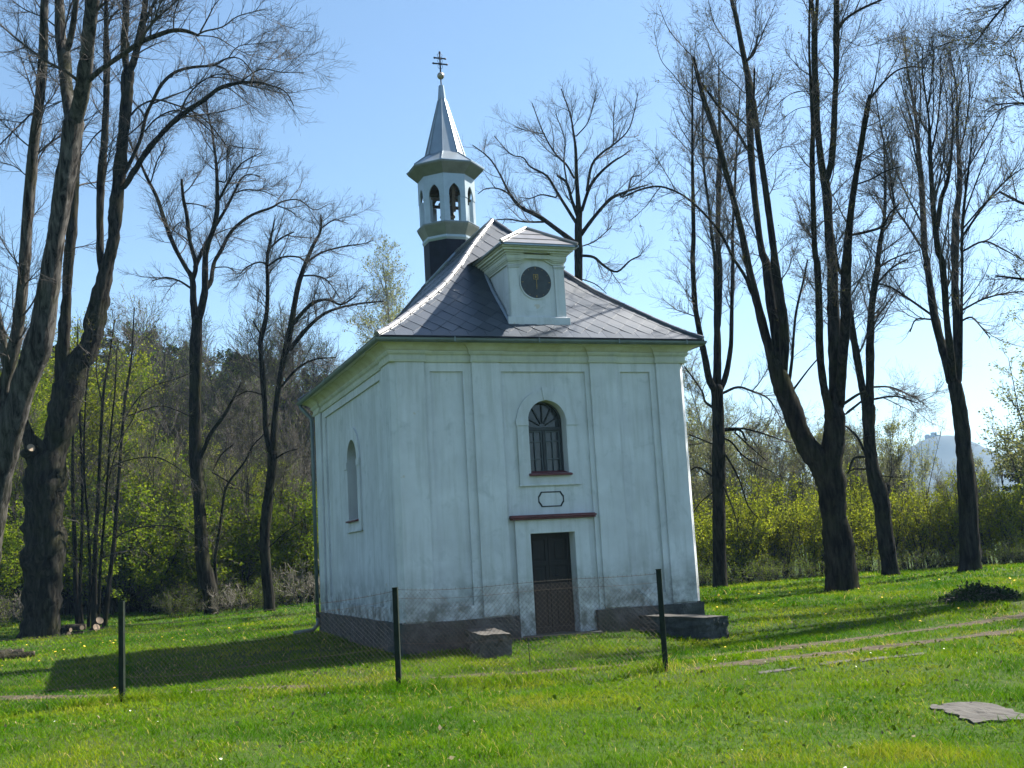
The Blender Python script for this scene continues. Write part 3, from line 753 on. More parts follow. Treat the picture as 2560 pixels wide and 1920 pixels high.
# clock
ccx, ccz, cr_ = 3.235, 6.835, .345
MB().lathe([(cr_, 0), (cr_, .02)], 48).build('clock_face', M['clock'], dorm_o)
ck = bpy.data.objects[-1] if False else dorm_o.children[-1]
for o_ in dorm_o.children:
    if o_.name.startswith('clock_face'):
        o_.matrix_basis = Matrix.Translation((ccx, yd+.034, ccz)) @ Matrix.Rotation(math.radians(90), 4, 'X')
for k in range(12):
    hd = MB()
    a = math.radians(30*k); d = Vector((math.sin(a), 0, math.cos(a))); t_ = Vector((d.z, 0, -d.x))
    r0, r1, w_ = (.285, .325, .008) if k % 3 == 0 else (.295, .318, .004)
    q = [d*r0-t_*w_, d*r0+t_*w_, d*r1+t_*w_, d*r1-t_*w_]
    hd.add([(ccx+v.x, yd+y, ccz+v.z) for y in (.010, .0135) for v in q], [(0, 1, 2, 3), (7, 6, 5, 4), (0, 4, 5, 1), (1, 5, 6, 2), (2, 6, 7, 3), (3, 7, 4, 0)])
    hd.build('clock_mark', M['gilt'], dorm_o)
hh = MB().box(ccx-.058, ccx+.052, yd+.003, yd+.009, ccz+.062, ccz+.072).box(ccx-.058, ccx-.046, yd+.003, yd+.009, ccz+.073, ccz+.16).box(ccx+.04, ccx+.052, yd+.003, yd+.009, ccz+.073, ccz+.16)
hh.box(ccx-.058, ccx+.052, yd+.003, yd+.009, ccz+.161, ccz+.172).box(ccx-.02, ccx+.014, yd+.003, yd+.009, ccz+.09, ccz+.145).box(ccx+.004, ccx+.014, yd+.002, yd+.008, ccz-.15, ccz+.060).box(ccx-.002, ccx+.020, yd+.0025, yd+.0085, ccz-.10, ccz-.05)
hh.build('clock_hand', M['gilt'], dorm_o)
rgm = MB()
for k in range(48):
    a0, a1 = 2*math.pi*k/48, 2*math.pi*(k+1)/48
    rgm.add([(ccx+r*math.cos(a), y, ccz+r*math.sin(a)) for y in (yd+.012, yd+.0345) for a, r in ((a0, .346), (a1, .346), (a1, .37), (a0, .37))], [(0, 1, 2, 3), (0, 4, 5, 1), (2, 6, 7, 3)])
rgm.build('clock_rim', M['plaster'], dorm_o)

# bell turret -----------------------------------------------------------------
TX, TY = 3.25, 6.08; RO = math.radians(22.5)
tur = MB().lathe([(.67, 6.5), (.67, 9.36)], 8, TX, TY, RO).build('bell_turret', M['slate_dark'], chapel)
fb = MB()
sh = []                                            # flashing where the shaft meets the roof
for k in range(9):
    a = RO+2*math.pi*k/8; 
    x, y = TX+.70*math.cos(a), TY+.70*math.sin(a)
    s = min(min((x+.36)/DX, (W+.36-x)/DX), min((y+.36)/DY, (YB-y)/DY)); sh.append((x, y, zr(max(0, min(1, s)))+.05))
for k in range(8):
    q = [lerp(sh[k], sh[k+1], t) for t in np.linspace(0, 1, 5)]
    q = [(x, y, zr(max(0, min(1, min(min((x+.36)/DX, (W+.36-x)/DX), min((y+.36)/DY, (YB-y)/DY)))))+.05) for x, y, z in q]
    fb.tube(q, .045, 6)
fb.build('flashing', M['flash'], tur)
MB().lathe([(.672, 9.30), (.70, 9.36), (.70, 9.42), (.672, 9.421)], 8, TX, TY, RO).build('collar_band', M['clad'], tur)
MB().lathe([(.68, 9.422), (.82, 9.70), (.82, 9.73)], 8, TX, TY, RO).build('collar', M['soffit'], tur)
MB().lathe([(.835, 9.732), (.835, 9.752), (.30, 9.775)], 8, TX, TY, RO).build('sill_sheet', M['flash'], tur)
RB = .755
def facet(k, r):
    a0, a1 = RO+2*math.pi*k/8, RO+2*math.pi*(k+1)/8
    return Vector((TX+r*math.cos(a0), TY+r*math.sin(a0), 0)), Vector((TX+r*math.cos(a1), TY+r*math.sin(a1), 0))
def gothic(hw_, z0, n=9):
    Rg = 2.15*hw_; tm = math.acos((Rg-hw_)/Rg)
    left = [(hw_*0-(Rg*math.cos(tm*k/n)-(Rg-hw_)), z0+Rg*math.sin(tm*k/n)) for k in range(n+1)]
    return left+[(-x, z) for x, z in left[-2::-1]]
for k in range(8):
    A, B = facet(k, RB); ln = (B-A).length; ux = (B-A).normalized(); nrm = Vector((ux.y, -ux.x, 0))
    h = ln/2; aw = h*.53
    lp = [(-h, 10.42), (-aw, 10.42)]+gothic(aw, 10.50)+[(aw, 10.42), (h, 10.42), (h, 11.06), (-h, 11.06)]
    mid = (A+B)/2
    tri = tessellate_polygon([[Vector((x, z, 0)) for x, z in lp]])
    n = len(lp); mb = MB()
    vs = [tuple(mid+ux*x+Vector((0, 0, z))) for x, z in lp]+[tuple(mid+ux*x*.96-nrm*.035+Vector((0, 0, z))) for x, z in lp]
    mb.add(vs, [tuple(t) for t in tri]+[tuple(i+n for i in t[::-1]) for t in tri]+[(i, (i+1) % n, n+(i+1) % n, n+i) for i in range(n)])
    mb.build('arcade_panel', M['clad'], tur)
    V0 = A; a0 = RO+2*math.pi*k/8; e = Vector((math.cos(a0), math.sin(a0), 0))
    a_p, b_p = facet(k-1, RB-.02)[0], facet(k, RB-.02)[1]
    c0 = Vector((TX, TY, 0))+e*(RB-.012)
    d1 = (a_p-c0).normalized(); d2 = (b_p-c0).normalized()
    wv = .135
    poly = [c0, c0+d2*wv, c0+d2*wv-e*.10, c0-e*.13, c0+d1*wv-e*.10, c0+d1*wv]
    MB().prism([(p.x, p.y) for p in poly], 9.753, 10.47).build('pillar', M['clad'], tur)
MB().lathe([(.70, 11.0), (.70, 11.03)], 8, TX, TY, RO).build('ceiling_boards', M['beam'], tur)
bmx = MB().box(TX-.62, TX+.62, TY-.05, TY+.05, 10.66, 10.78).box(TX-.05, TX+.05, TY-.62, TY+.62, 10.50, 10.62).box(TX-.60, TX+.60, TY-.36, TY-.28, 10.40, 10.47).box(TX-.60, TX+.60, TY+.28, TY+.36, 10.40, 10.47)
bmx.box(TX-.045, TX+.045, TY-.60, TY-.53, 10.05, 10.95)
bmx.build('bell_frame', M['beam'], tur)
MB().lathe([(.20, 10.05), (.205, 10.08), (.165, 10.15), (.125, 10.24), (.11, 10.34), (.06, 10.40), (.03, 10.49)], 20, TX, TY).build('bell', M['bronze'], tur, smooth=True)
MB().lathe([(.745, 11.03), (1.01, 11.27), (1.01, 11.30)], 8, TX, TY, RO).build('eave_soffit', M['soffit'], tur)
MB().lathe([(1.035, 11.301), (1.035, 11.325), (.54, 11.69), (.525, 11.72), (.105, 13.30), (.115, 13.31), (.07, 13.72)], 8, TX, TY, RO).build('spire', M['spire'], tur)
sm = MB()
for k in range(8):
    a = RO+2*math.pi*k/8; q = [(TX+r*math.cos(a), TY+r*math.sin(a), z) for r, z in ((1.037, 11.33), (.545, 11.70), (.11, 13.30))]
    sm.tube(q, .014, 6)
sm.build('spire_seam', M['spire'], tur)
MB().tube([(TX, TY, 13.70), (TX, TY, 14.62)], .018, 8).build('finial_rod', M['iron'], tur)
MB().lathe([(.001, 13.905), (.05, 13.915), (.085, 13.95), (.10, 14.0), (.085, 14.05), (.05, 14.085), (.001, 14.095)], 20, TX, TY, capb=False, capt=False).build('ball', M['ball'], tur, smooth=True)
cr = MB().box(TX-.018, TX+.018, TY-.012, TY+.012, 14.09, 14.66)
for z, hw_ in ((14.34, .19), (14.50, .15)):
    cr.box(TX-hw_, TX-.0185, TY-.012, TY+.012, z-.017, z+.017).box(TX+.0185, TX+hw_, TY-.012, TY+.012, z-.017, z+.017)
    for s in (-1, 1): cr.lathe([(.001, z-.032), (.028, z-.016), (.032, z), (.028, z+.016), (.001, z+.032)], 8, TX+s*hw_, TY)
for z in (14.26, 14.42, 14.58):
    for s in (-1, 1): cr.tube([(TX+s*.02, TY, z-.06), (TX+s*.06, TY, z-.03), (TX+s*.065, TY, z+.03), (TX+s*.02, TY, z+.06)], .006, 5)
cr.lathe([(.001, 14.64), (.03, 14.66), (.03, 14.68), (.001, 14.71)], 8, TX, TY)
cr.build('cross', M['iron'], tur)

# stone benches either side of the door --------------------------------------
def bench(poly, ztop, name, label, seed):
    c = np.mean(poly, axis=0); rg = random.Random(seed)
    z0 = min(T(*p) for p in poly)-.25
    bm = bmesh.new()
    vb = [bm.verts.new((x, y, z0)) for x, y in poly]; vt = [bm.verts.new((x, y, ztop)) for x, y in poly]
    bm.faces.new(vb[::-1]); bm.faces.new(vt)
    for i in range(4): bm.faces.new((vb[i], vb[(i+1) % 4], vt[(i+1) % 4], vt[i]))
    bmesh.ops.recalc_face_normals(bm, faces=bm.faces)
    bmesh.ops.subdivide_edges(bm, edges=bm.edges[:], cuts=9, use_grid_fill=True)
    for v in bm.verts:
        k = .016 if v.co.z < ztop-.01 else .006
        v.co += Vector((rg.gauss(0, k), rg.gauss(0, k), rg.gauss(0, k*.6)))
    bm.verts.index_update()
    mb = MB().add([tuple(v.co) for v in bm.verts], [tuple(v.index for v in f.verts) for f in bm.faces]); bm.free()
    e = empty(name, (c[0], c[1], T(*c)), label, 'stone bench', 'stone benches flanking the chapel door')
    mb.build('bench_block', M['stone'], e, recalc=False, origin=e.location)
    top = MB(); P_ = [Vector((x, y, 0)) for x, y in poly]; cc = sum(P_, Vector())/4
    q = [(p-cc)*1.012+cc for p in P_]
    n = 8; grid = []
    for i in range(n+1):
        for j in range(n+1):
            a = q[0].lerp(q[1], i/n).lerp(q[3].lerp(q[2], i/n), j/n); grid.append((a.x+rg.gauss(0, .006), a.y+rg.gauss(0, .006), ztop+.014+rg.gauss(0, .004)))
    fs = [(i*(n+1)+j, (i+1)*(n+1)+j, (i+1)*(n+1)+j+1, i*(n+1)+j+1) for i in range(n) for j in range(n)]
    top.add(grid, fs)
    o = top.build('bench_top', M['slab'], e, origin=e.location)
    md = o.modifiers.new('t', 'SOLIDIFY'); md.thickness = .03; md.offset = -1
bench([(.90, -2.05), (1.40, -2.22), (1.78, -.10), (1.22, -.10)], -.21, 'stone_bench', 'low stone bench left of the door, its narrow end facing forward', 3)
bench([(5.40, -2.12), (5.86, -2.13), (5.52, -.10), (4.97, -.10)], -.215, 'stone_bench', 'low stone bench right of the door, its long dark side facing forward', 4)
# ------------------------------------------------------------------ trees: traced limbs placed at their own depth, twigs grown in 3D
def norm(v): return v/(np.linalg.norm(v, axis=-1, keepdims=True)+1e-9)
def tubes(P, R, sides):
    """P (B,K,3), R (B,K) -> verts, quads"""
    B, K, _ = P.shape
    Tn = np.empty_like(P); Tn[:, 1:-1] = P[:, 2:]-P[:, :-2]; Tn[:, 0] = P[:, 1]-P[:, 0]; Tn[:, -1] = P[:, -1]-P[:, -2]
    Tn = norm(Tn)
    mean = norm(P[:, -1]-P[:, 0])
    ref = np.where(np.abs(mean[:, 2:3]) > .7, np.array([[1., 0, 0]]), np.array([[0, 0, 1.]]))
    U = norm(np.cross(Tn, ref[:, None, :])); Wv = np.cross(Tn, U)
    a = np.arange(sides)*2*np.pi/sides
    V = P[:, :, None, :]+R[:, :, None, None]*(U[:, :, None, :]*np.cos(a)[None, None, :, None]+Wv[:, :, None, :]*np.sin(a)[None, None, :, None])
    idx = np.arange(B*K*sides).reshape(B, K, sides); nxt = np.roll(idx, -1, axis=2)
    Q = np.stack([idx[:, :-1], nxt[:, :-1], nxt[:, 1:], idx[:, 1:]], -1).reshape(-1, 4)
    return V.reshape(-1, 3), Q
def rs_path(p, r, K):
    d = np.concatenate([[0], np.cumsum(np.linalg.norm(np.diff(p, axis=0), axis=1))]); s = np.linspace(0, d[-1], K)
    return np.stack([np.interp(s, d, p[:, k]) for k in range(3)], -1), np.interp(s, d, r)
def grow(rng, P, R, n, t0, t1, ang, Lm, Ls, up, jit, N, rr, rmin, weight=1.0, taperL=.4):
    """n children on the parent paths P (B,K,3)"""
    B, K, _ = P.shape
    ln = np.linalg.norm(np.diff(P, axis=1), axis=2).sum(1)
    pr = ln**weight; pr = pr/pr.sum()
    pi = rng.choice(B, n, p=pr); t = t0+(t1-t0)*rng.random(n)
    f = t*(K-1); i0 = np.minimum(f.astype(int), K-2); fr = f-i0
    st = P[pi, i0]*(1-fr)[:, None]+P[pi, i0+1]*fr[:, None]
    pr_ = R[pi, i0]*(1-fr)+R[pi, i0+1]*fr
    tn = norm(P[pi, i0+1]-P[pi, i0])
    pp = norm(np.cross(rng.normal(size=(n, 3)), tn))
    a = np.radians(ang[0]+(ang[1]-ang[0])*rng.random(n))
    d = tn*np.cos(a)[:, None]+pp*np.sin(a)[:, None]
    L = (Lm+Ls*rng.normal(size=n)).clip(Lm*.35)*(1-taperL*t)
    out = np.empty((n, N, 3)); out[:, 0] = st
    for k in range(1, N):
        d = norm(d+jit*rng.normal(size=(n, 3))+np.array([0, 0, up]))
        out[:, k] = out[:, k-1]+d*(L/(N-1))[:, None]
    r0 = np.minimum(pr_*rr, L*.011+rmin)
    r = r0[:, None]*(1-np.linspace(0, 1, N)[None]*.75); r = np.maximum(r, rmin)
    return out, r
def leaves_at(rng, P, n, size, spread=.04, flat=.5, lo=.2):
    """n small leaf quads scattered along twig paths"""
    B, K, _ = P.shape
    bi = rng.integers(0, B, n); f = (lo+(1-lo)*rng.random(n))*(K-1); i0 = np.minimum(f.astype(int), K-2); fr = (f-i0)[:, None]
    c = P[bi, i0]*(1-fr)+P[bi, i0+1]*fr+spread*rng.normal(size=(n, 3))
    u = norm(rng.normal(size=(n, 3))); w = rng.normal(size=(n, 3)); w[:, 2] *= flat; v = norm(np.cross(u, w))
    s = (size*(.6+.8*rng.random(n)))[:, None]
    V = np.stack([c-u*s*.5, c+v*s*.32, c+u*s*.5, c-v*s*.32], 1).reshape(-1, 3)
    tint = np.repeat(rng.random(n), 4)
    return V, np.arange(4*n).reshape(n, 4), tint
class Geo:
    def __init__(s): s.V = []; s.Q = []; s.n = 0; s.t = []
    def add(s, V, Q, t=None):
        s.V.append(V); s.Q.append(np.asarray(Q)+s.n); s.n += len(V); s.t.append(np.zeros(len(V)) if t is None else t)
    def build(s, name, m, parent, origin, smooth=False):
        if not s.V: return None
        return np_mesh(name, np.concatenate(s.V), [np.concatenate(s.Q)], m, parent, smooth, origin, {'tint': np.concatenate(s.t)})
def parse(txt):
    crop = 'P'; pts = []
    for tok in txt.split():
        if tok.endswith(':'): crop = tok[:-1]; continue
        x, y, w_ = map(float, tok.split(',')); ox, oy, s = CROPS[crop]
        q = (ox+x*s, oy+y*s, w_*s)
        if len(pts) > 1:                      # where two enlargements overlap, skip a point that would double back
            a, c = np.array(pts[-1][:2])-np.array(pts[-2][:2]), np.array(q[:2])-np.array(pts[-1][:2])
            if a@c < -.25*np.linalg.norm(a)*np.linalg.norm(c): continue
        pts.append(q)
    return np.array(pts)
def catmull(p, per=4):
    p = np.asarray(p); q = np.concatenate([[2*p[0]-p[1]], p, [2*p[-1]-p[-2]]])
    out = []
    for i in range(1, len(q)-2):
        for k in range(per):
            t = k/per
            a, b_, c, d = q[i-1], q[i], q[i+1], q[i+2]
            v = .5*((2*b_)+(-a+c)*t+(2*a-5*b_+4*c-d)*t*t+(-a+3*b_-3*c+d)*t**3)
            v[2] = b_[2]+(c[2]-b_[2])*t
            out.append(v)
    out.append(q[-2]); return np.array(out)
def traced_tree(name, label, cat, D, limbs, seed, bark_m='bark', twig_m='twig', spec=None, leafs=None, group=None, rough=.05, flat=.5, base=None, trunk_name='trunk'):
    """limbs: strings of x,y,width traced along the stem and its branches; depth D metres in front of the camera"""
    rng = np.random.default_rng(seed)
    done = []; P3 = []; gT, gL = Geo(), Geo()
    ground_pt = None
    for li, txt in enumerate(limbs):
        opt = {}
        if isinstance(txt, tuple): txt, opt = txt
        raw = parse(txt); pts = catmull(raw, 4)
        if li == 0 or opt.get('own'):
            d0 = D+opt.get('d', 0)
        else:
            allp = np.concatenate(done); j = np.argmin((allp[:, 0]-pts[0, 0])**2+(allp[:, 1]-pts[0, 1])**2); d0 = allp[j, 3]
            gap = math.hypot(allp[j, 0]-pts[0, 0], allp[j, 1]-pts[0, 1])
            if 2 < gap < 60: pts = np.concatenate([[[allp[j, 0], allp[j, 1], pts[0, 2]]], pts])
        sl = opt.get('slope', 0 if li == 0 else rng.uniform(-flat, flat))
        seg = np.concatenate([[0], np.cumsum(np.hypot(np.diff(pts[:, 0]), np.diff(pts[:, 1])))])*D/F
        dep = d0+sl*seg
        done.append(np.column_stack([pts[:, :2], pts[:, 2], dep]))
        p3 = CAM+np.stack([ray(x, y) for x, y in pts[:, :2]])*dep[:, None]
        r3 = pts[:, 2]/2/F*dep
        if li == 0 or opt.get('root'):
            g = T(p3[0, 0], p3[0, 1])
            p3[0, 2] = min(p3[0, 2], g-.02) if p3[0, 2] > g-.02 else p3[0, 2]
            p3 = np.concatenate([[np.array([p3[0, 0], p3[0, 1], min(g, p3[0, 2])-.25])], p3]); r3 = np.concatenate([[r3[0]*1.3], r3])
            if ground_pt is None: ground_pt = np.array([p3[0, 0], p3[0, 1], g])
        big = r3.max() > .10
        sides = 16 if r3.max() > .28 else (11 if r3.max() > .12 else (7 if r3.max() > .04 else 5))
        if li > 0 and not opt.get('own') and len(p3) > 2:       # sink the joint into the parent
            p3[0] = p3[0]-(p3[1]-p3[0])*.35
        if big:                                                    # uneven bark outline
            K = max(len(p3), int(np.linalg.norm(np.diff(p3, axis=0), axis=1).sum()/.28)); pz, rz = rs_path(p3, r3, K)
            nz = rng.normal(size=K); nz = np.convolve(np.pad(nz, 2, mode='edge'), np.ones(5)/3, 'valid')
            rz = rz*(1+rough*nz)
            V, Q = tubes(pz[None], rz[None], sides)
            V = V.reshape(K, sides, 3)
            lob = 1+rough*1.1*np.sin(np.arange(sides)*2*np.pi/sides*3+rng.random()*6+np.linspace(0, 5, K)[:, None])+rough*.9*rng.normal(size=(K, sides))
            V = (pz[:, None]+(V-pz[:, None])*lob[..., None]).reshape(-1, 3)
        else:
            V, Q = tubes(p3[None], r3[None], sides)
        gT.add(V, Q)
        # close the cut or thin end
        e = len(V)-sides; ed = norm(p3[-1]-p3[-2]); re_ = r3[-1]; ring = V[e:]; k_ = 1.0 if not opt.get('bare') else 1.2
        r1 = p3[-1]+ed*re_*.45*k_+(ring-p3[-1])*.82; r2 = p3[-1]+ed*re_*.8*k_+(ring-p3[-1])*.45; cpt = p3[-1]+ed*re_*.95*k_
        fq = [[a_*sides+i, a_*sides+(i+1) % sides, (a_+1)*sides+(i+1) % sides, (a_+1)*sides+i] for a_ in (0, 1) for i in range(sides)]
        fq += [[2*sides+i, 2*sides+(i+1) % sides, 3*sides, 3*sides] for i in range(sides)]
        gT.add(np.vstack([ring, r1, r2, cpt[None]]), fq)
        a, r_ = rs_path(p3, r3, 18); P3.append((a, r_, opt))
    o = empty(name, ground_pt, label, cat, group)
    # drop degenerate quads used as caps
    tk = gT.build(trunk_name, M[bark_m], o, ground_pt, smooth=True)
    gtw, glf = Geo(), Geo()
    sp = dict(n1=60, L1=2.2, n2=700, L2=.9, n3=3500, L3=.45, up=.06, rmax=.16, zmin=3.0, a1=(30, 62), jit=.11)
    sp.update(spec or {}); sp['n3'] = int(sp['n3']*1.6)
    zg = ground_pt[2]
    limbsP = np.stack([p for p, r, op in P3 if not op.get('bare') and p[:, 2].max() > zg+sp['zmin']]); limbsR = np.stack([r for p, r, op in P3 if not op.get('bare') and p[:, 2].max() > zg+sp['zmin']])
    wsel = np.array([max(.02, 1-max(0, r.mean()-.07)/sp['rmax']) for r in limbsR])
    keep = wsel > .15
    if keep.sum() >= 1: limbsP, limbsR = limbsP[keep], limbsR[keep]
    c1p, c1r = grow(rng, limbsP, limbsR, sp['n1'], sp.get('t0', .25), 1, sp['a1'], sp['L1'], sp['L1']*.35, sp['up'], sp['jit'], 7, .6, .0052)
    ok = c1p[:, 0, 2] > zg+sp['zmin']; c1p, c1r = c1p[ok], c1r[ok]
    thin = np.array([r.mean() < .11 for r in limbsR])
    src = np.concatenate([c1p, np.stack([rs_path(p, r, 7)[0] for p, r in zip(limbsP[thin], limbsR[thin])])]) if thin.any() else c1p
    srr = np.concatenate([c1r, np.stack([rs_path(p, r, 7)[1] for p, r in zip(limbsP[thin], limbsR[thin])])]) if thin.any() else c1r
    c2p, c2r = grow(rng, src, srr, sp['n2'], .2, 1, (25, 60), sp['L2'], sp['L2']*.35, sp['up']*1.2, sp['jit']*1.1, 5, .55, .0032)
    c3p, c3r = grow(rng, np.concatenate([c2p, np.stack([rs_path(p, r, 5)[0] for p, r in zip(c1p, c1r)])]), np.concatenate([c2r, np.stack([rs_path(p, r, 5)[1] for p, r in zip(c1p, c1r)])]),
                    sp['n3'], .15, 1, (20, 60), sp['L3'], sp['L3']*.4, sp['up']*1.5, sp['jit']*1.1, 4, .6, sp.get('rt', .0026))
    for pp, r_, s in ((c1p, c1r, 5), (c2p, c2r, 3), (c3p, c3r, 3)):
        V, Q = tubes(pp, r_, s); gtw.add(V, Q)
    gtw.build('twigs', M[twig_m], o, ground_pt)
    if leafs:
        m_, n_, sz = leafs
        V, Q, t_ = leaves_at(rng, c3p, n_, sz, .03); glf.add(V, Q, t_); glf.build('foliage', M[m_], o, ground_pt)
    return o, done

LT = 'bare trees round the chapel'
# --- left: leaning lime with a second stem, rooted just outside the frame
traced_tree('lime_tree', 'leaning grey-barked tree at the left edge, its trunk running off the frame', 'tree', 27, [
    ('P: -85,1720,120 -60,1560,84 c8: -75,1130,148 -8,780,140 35,620,134 B: 220,1659,240 300,1420,250 385,1200,270 440,900,220 488,600,205 530,300,190 573,0,180 A: 440,1300,125 490,1000,130 505,850,140', dict(bare=1)),
    'A: 495,830,100 458,600,85 445,400,88 420,250,72 415,100,68 412,-60,64',
    'A: 515,840,105 553,700,95 578,550,105 598,400,95 618,200,92 645,0,86 660,-120,80',
    'A: 455,360,50 478,300,46 500,200,44 520,60,40 530,-60,36',
    'A: 605,560,44 640,530,40 700,480,35 830,390,35 980,290,36 1100,240,34 1200,210,30 1290,215,28 1370,245,20',
    'A: 1365,240,13 1420,215,13 1540,185,10 1650,110,8 1850,60,5',
    'A: 1385,220,13 1440,120,10 1480,40,8 1530,-20,6', 'A: 1370,245,10 1500,260,8 1620,330,6 1750,390,5 1900,420,3',
    'A: 1200,210,11 1205,100,9 1240,0,7', 'A: 650,100,26 690,50,22 740,10,18 790,-60,14',
    'A: 395,190,13 300,120,10 180,70,9 80,0,7', 'A: 425,700,10 330,740,8 240,790,7 140,780,5',
    ('P: -60,1420,70 -40,1200,60 c8: -20,600,140 10,480,120 B: 50,1600,112 95,1400,126 165,1100,122 215,700,112 248,300,106 265,0,98 A: 208,1300,72 232,1000,72 270,700,65 296,400,62 305,0,52 312,-120,46', dict(bare=0, slope=.03)),
    'B: 60,1400,90 30,1150,72 -30,880,60 -120,560,50',
    'A: 222,780,14 120,880,12 0,1000,10', 'A: 200,1230,9 100,1150,7 0,1120,5', 'A: 320,300,9 240,590,8 180,420,7 120,280,5 30,230,4',
], 11, 'bark_grey', spec=dict(n1=70, L1=2.0, n2=1000, L2=.8, n3=3600, L3=.36, zmin=6), trunk_name='trunk')
# --- left: great double lime
big_tree, _ = traced_tree('lime_tree', 'massive old tree at left, two main stems rising from a wide mossy trunk', 'tree', 40, [
    ('c8: 205,1600,232 205,1575,208 208,1500,178 215,1300,168 222,1100,178 218,900,195 222,780,205 235,700,190 262,620,130 285,560,120 318,400,132 350,300,140 375,220,120 B: 880,1200,165 945,900,160 1015,600,155 1060,400,140 1110,200,120 1128,0,118 A: 800,1400,90 825,1200,84 843,1000,76 865,800,78 878,600,76 888,500,78', dict(bare=1)),
    'A: 885,510,48 865,400,46 860,250,45 872,100,42 870,-60,40', 'A: 890,510,50 925,430,50 960,280,52 985,150,48 1005,0,40 1015,-60,36',
    'A: 990,160,28 1010,130,25 1050,50,22 1090,-20,20',
    ('c8: 320,370,75 308,230,70 318,0,62 B: 650,1100,96 660,700,92 675,400,100 715,0,96 A: 500,1500,62 520,1200,55 540,950,50 565,700,45 585,450,40 600,200,34 605,-60,30', dict(slope=.05)),
    ('B: 1010,440,66 990,300,66 985,0,66 A: 690,1400,52 700,1200,52 718,1000,48 732,800,46 738,600,44 738,400,42 735,200,38 735,0,30', dict(slope=.06)),
    'A: 850,1300,46 880,1260,42 940,1160,40 1050,1000,40 1180,860,38 1290,770,36 1400,700,34 1520,610,30 1650,575,24 1780,570,18 1900,600,12 1980,640,9 2030,730,6',
    'A: 860,1200,32 920,1080,26 975,950,24 1010,800,24 1060,690,24 1120,580,24 1210,500,22 1330,465,20 1480,450,16 1580,400,10 1680,420,8 1800,580,6',
    'A: 900,800,16 970,730,13 1080,690,13 1200,720,12 1330,770,12 1420,830,10 1500,920,8 1560,1000,7',
    'A: 1000,910,12 1080,820,11 1200,765,11 1310,790,10 1440,890,9 1500,960,6', 'A: 1250,770,13 1300,660,11 1400,560,9 1530,510,8 1650,540,6 1760,600,4',
    'A: 890,930,10 960,870,9 1000,820,7', 'A: 1480,450,12 1560,480,10 1620,560,8 1700,640,6', 'A: 1580,400,9 1650,320,7 1800,300,6 1950,280,4',
    'A: 735,200,18 770,120,15 830,60,12', 'A: 1650,575,12 1800,480,9 1950,500,7 2100,500,4', 'A: 700,900,12 640,960,9 560,1080,7',
    ('c8: 165,690,70 150,640,64 140,600,58 128,540,50 118,480,30', dict(bare=1)), ('c8: 200,690,36 205,620,40 175,575,34', dict(bare=1)),
], 12, 'bark', spec=dict(n1=110, L1=2.2, n2=1600, L2=.95, n3=6000, L3=.42, zmin=9, up=.03), rough=.095)
_c = at_depth(78, 1119, 38.95); _d = norm(norm(CAM-_c)+.7*np.array(SDIR))
MB().tube([_c-_d*.5, _c-_d*.02], [.16, .145], 14).build('sawn_limb', M['bark'], big_tree, smooth=False, origin=big_tree.location)
MB().tube([_c-_d*.019, _c+_d*.005], [.14, .136], 14).build('cut_end', M['cutwood'], big_tree, origin=big_tree.location)
# --- left: clump of thin stems
traced_tree('stem_clump', 'clump of tall thin sapling stems right of the massive double tree', 'tree', 43, [
    'c8: 385,1548,30 370,1300,26 365,1100,20 355,800,16 360,450,11 375,200,7 380,0,4',
    ('c8: 410,1545,20 390,1350,17 400,1000,15 400,700,12 390,450,10 400,200,6', dict(own=1, root=1, d=.3)), ('c8: 430,1540,18 440,1250,15 430,1000,13 410,700,10 420,350,7 450,50,4', dict(own=1, root=1, d=.5)),
    ('c8: 462,1548,34 460,1350,28 465,1100,22 480,850,18 490,600,16 505,350,13 530,200,9 560,0,6', dict(own=1, root=1, d=-.2)),
    ('c8: 477,1545,16 490,1200,14 515,900,13 540,550,11 560,350,8 570,150,4', dict(own=1, root=1, d=.3)),
    ('c8: 505,1535,24 530,1300,22 560,1050,20 585,700,15 610,400,12 640,200,9 655,-60,6', dict(own=1, root=1, d=.1)),
    'c8: 500,780,9 540,720,7 640,680,7 760,670,6 850,710,5 950,790,4', 'c8: 600,480,8 700,440,7 800,420,5 930,470,4', 'c8: 560,1070,9 600,1040,8 700,1010,7 820,1005,6 930,1040,5 1020,1130,4',
    'c8: 600,500,8 660,400,7 730,330,6 850,290,5 930,260,3', 'c8: 520,820,7 580,600,6 650,480,5 700,330,3', 'c8: 500,420,7 470,250,6 480,60,4', 'c8: 860,1010,5 900,1120,4 935,1230,3', 'c8: 640,1010,5 700,1120,4 790,1240,3',
], 13, 'bark_dark', spec=dict(n1=70, L1=1.5, n2=500, L2=.8, n3=1800, L3=.4, zmin=2.5), leafs=('leaf_bud', 2200, .06))
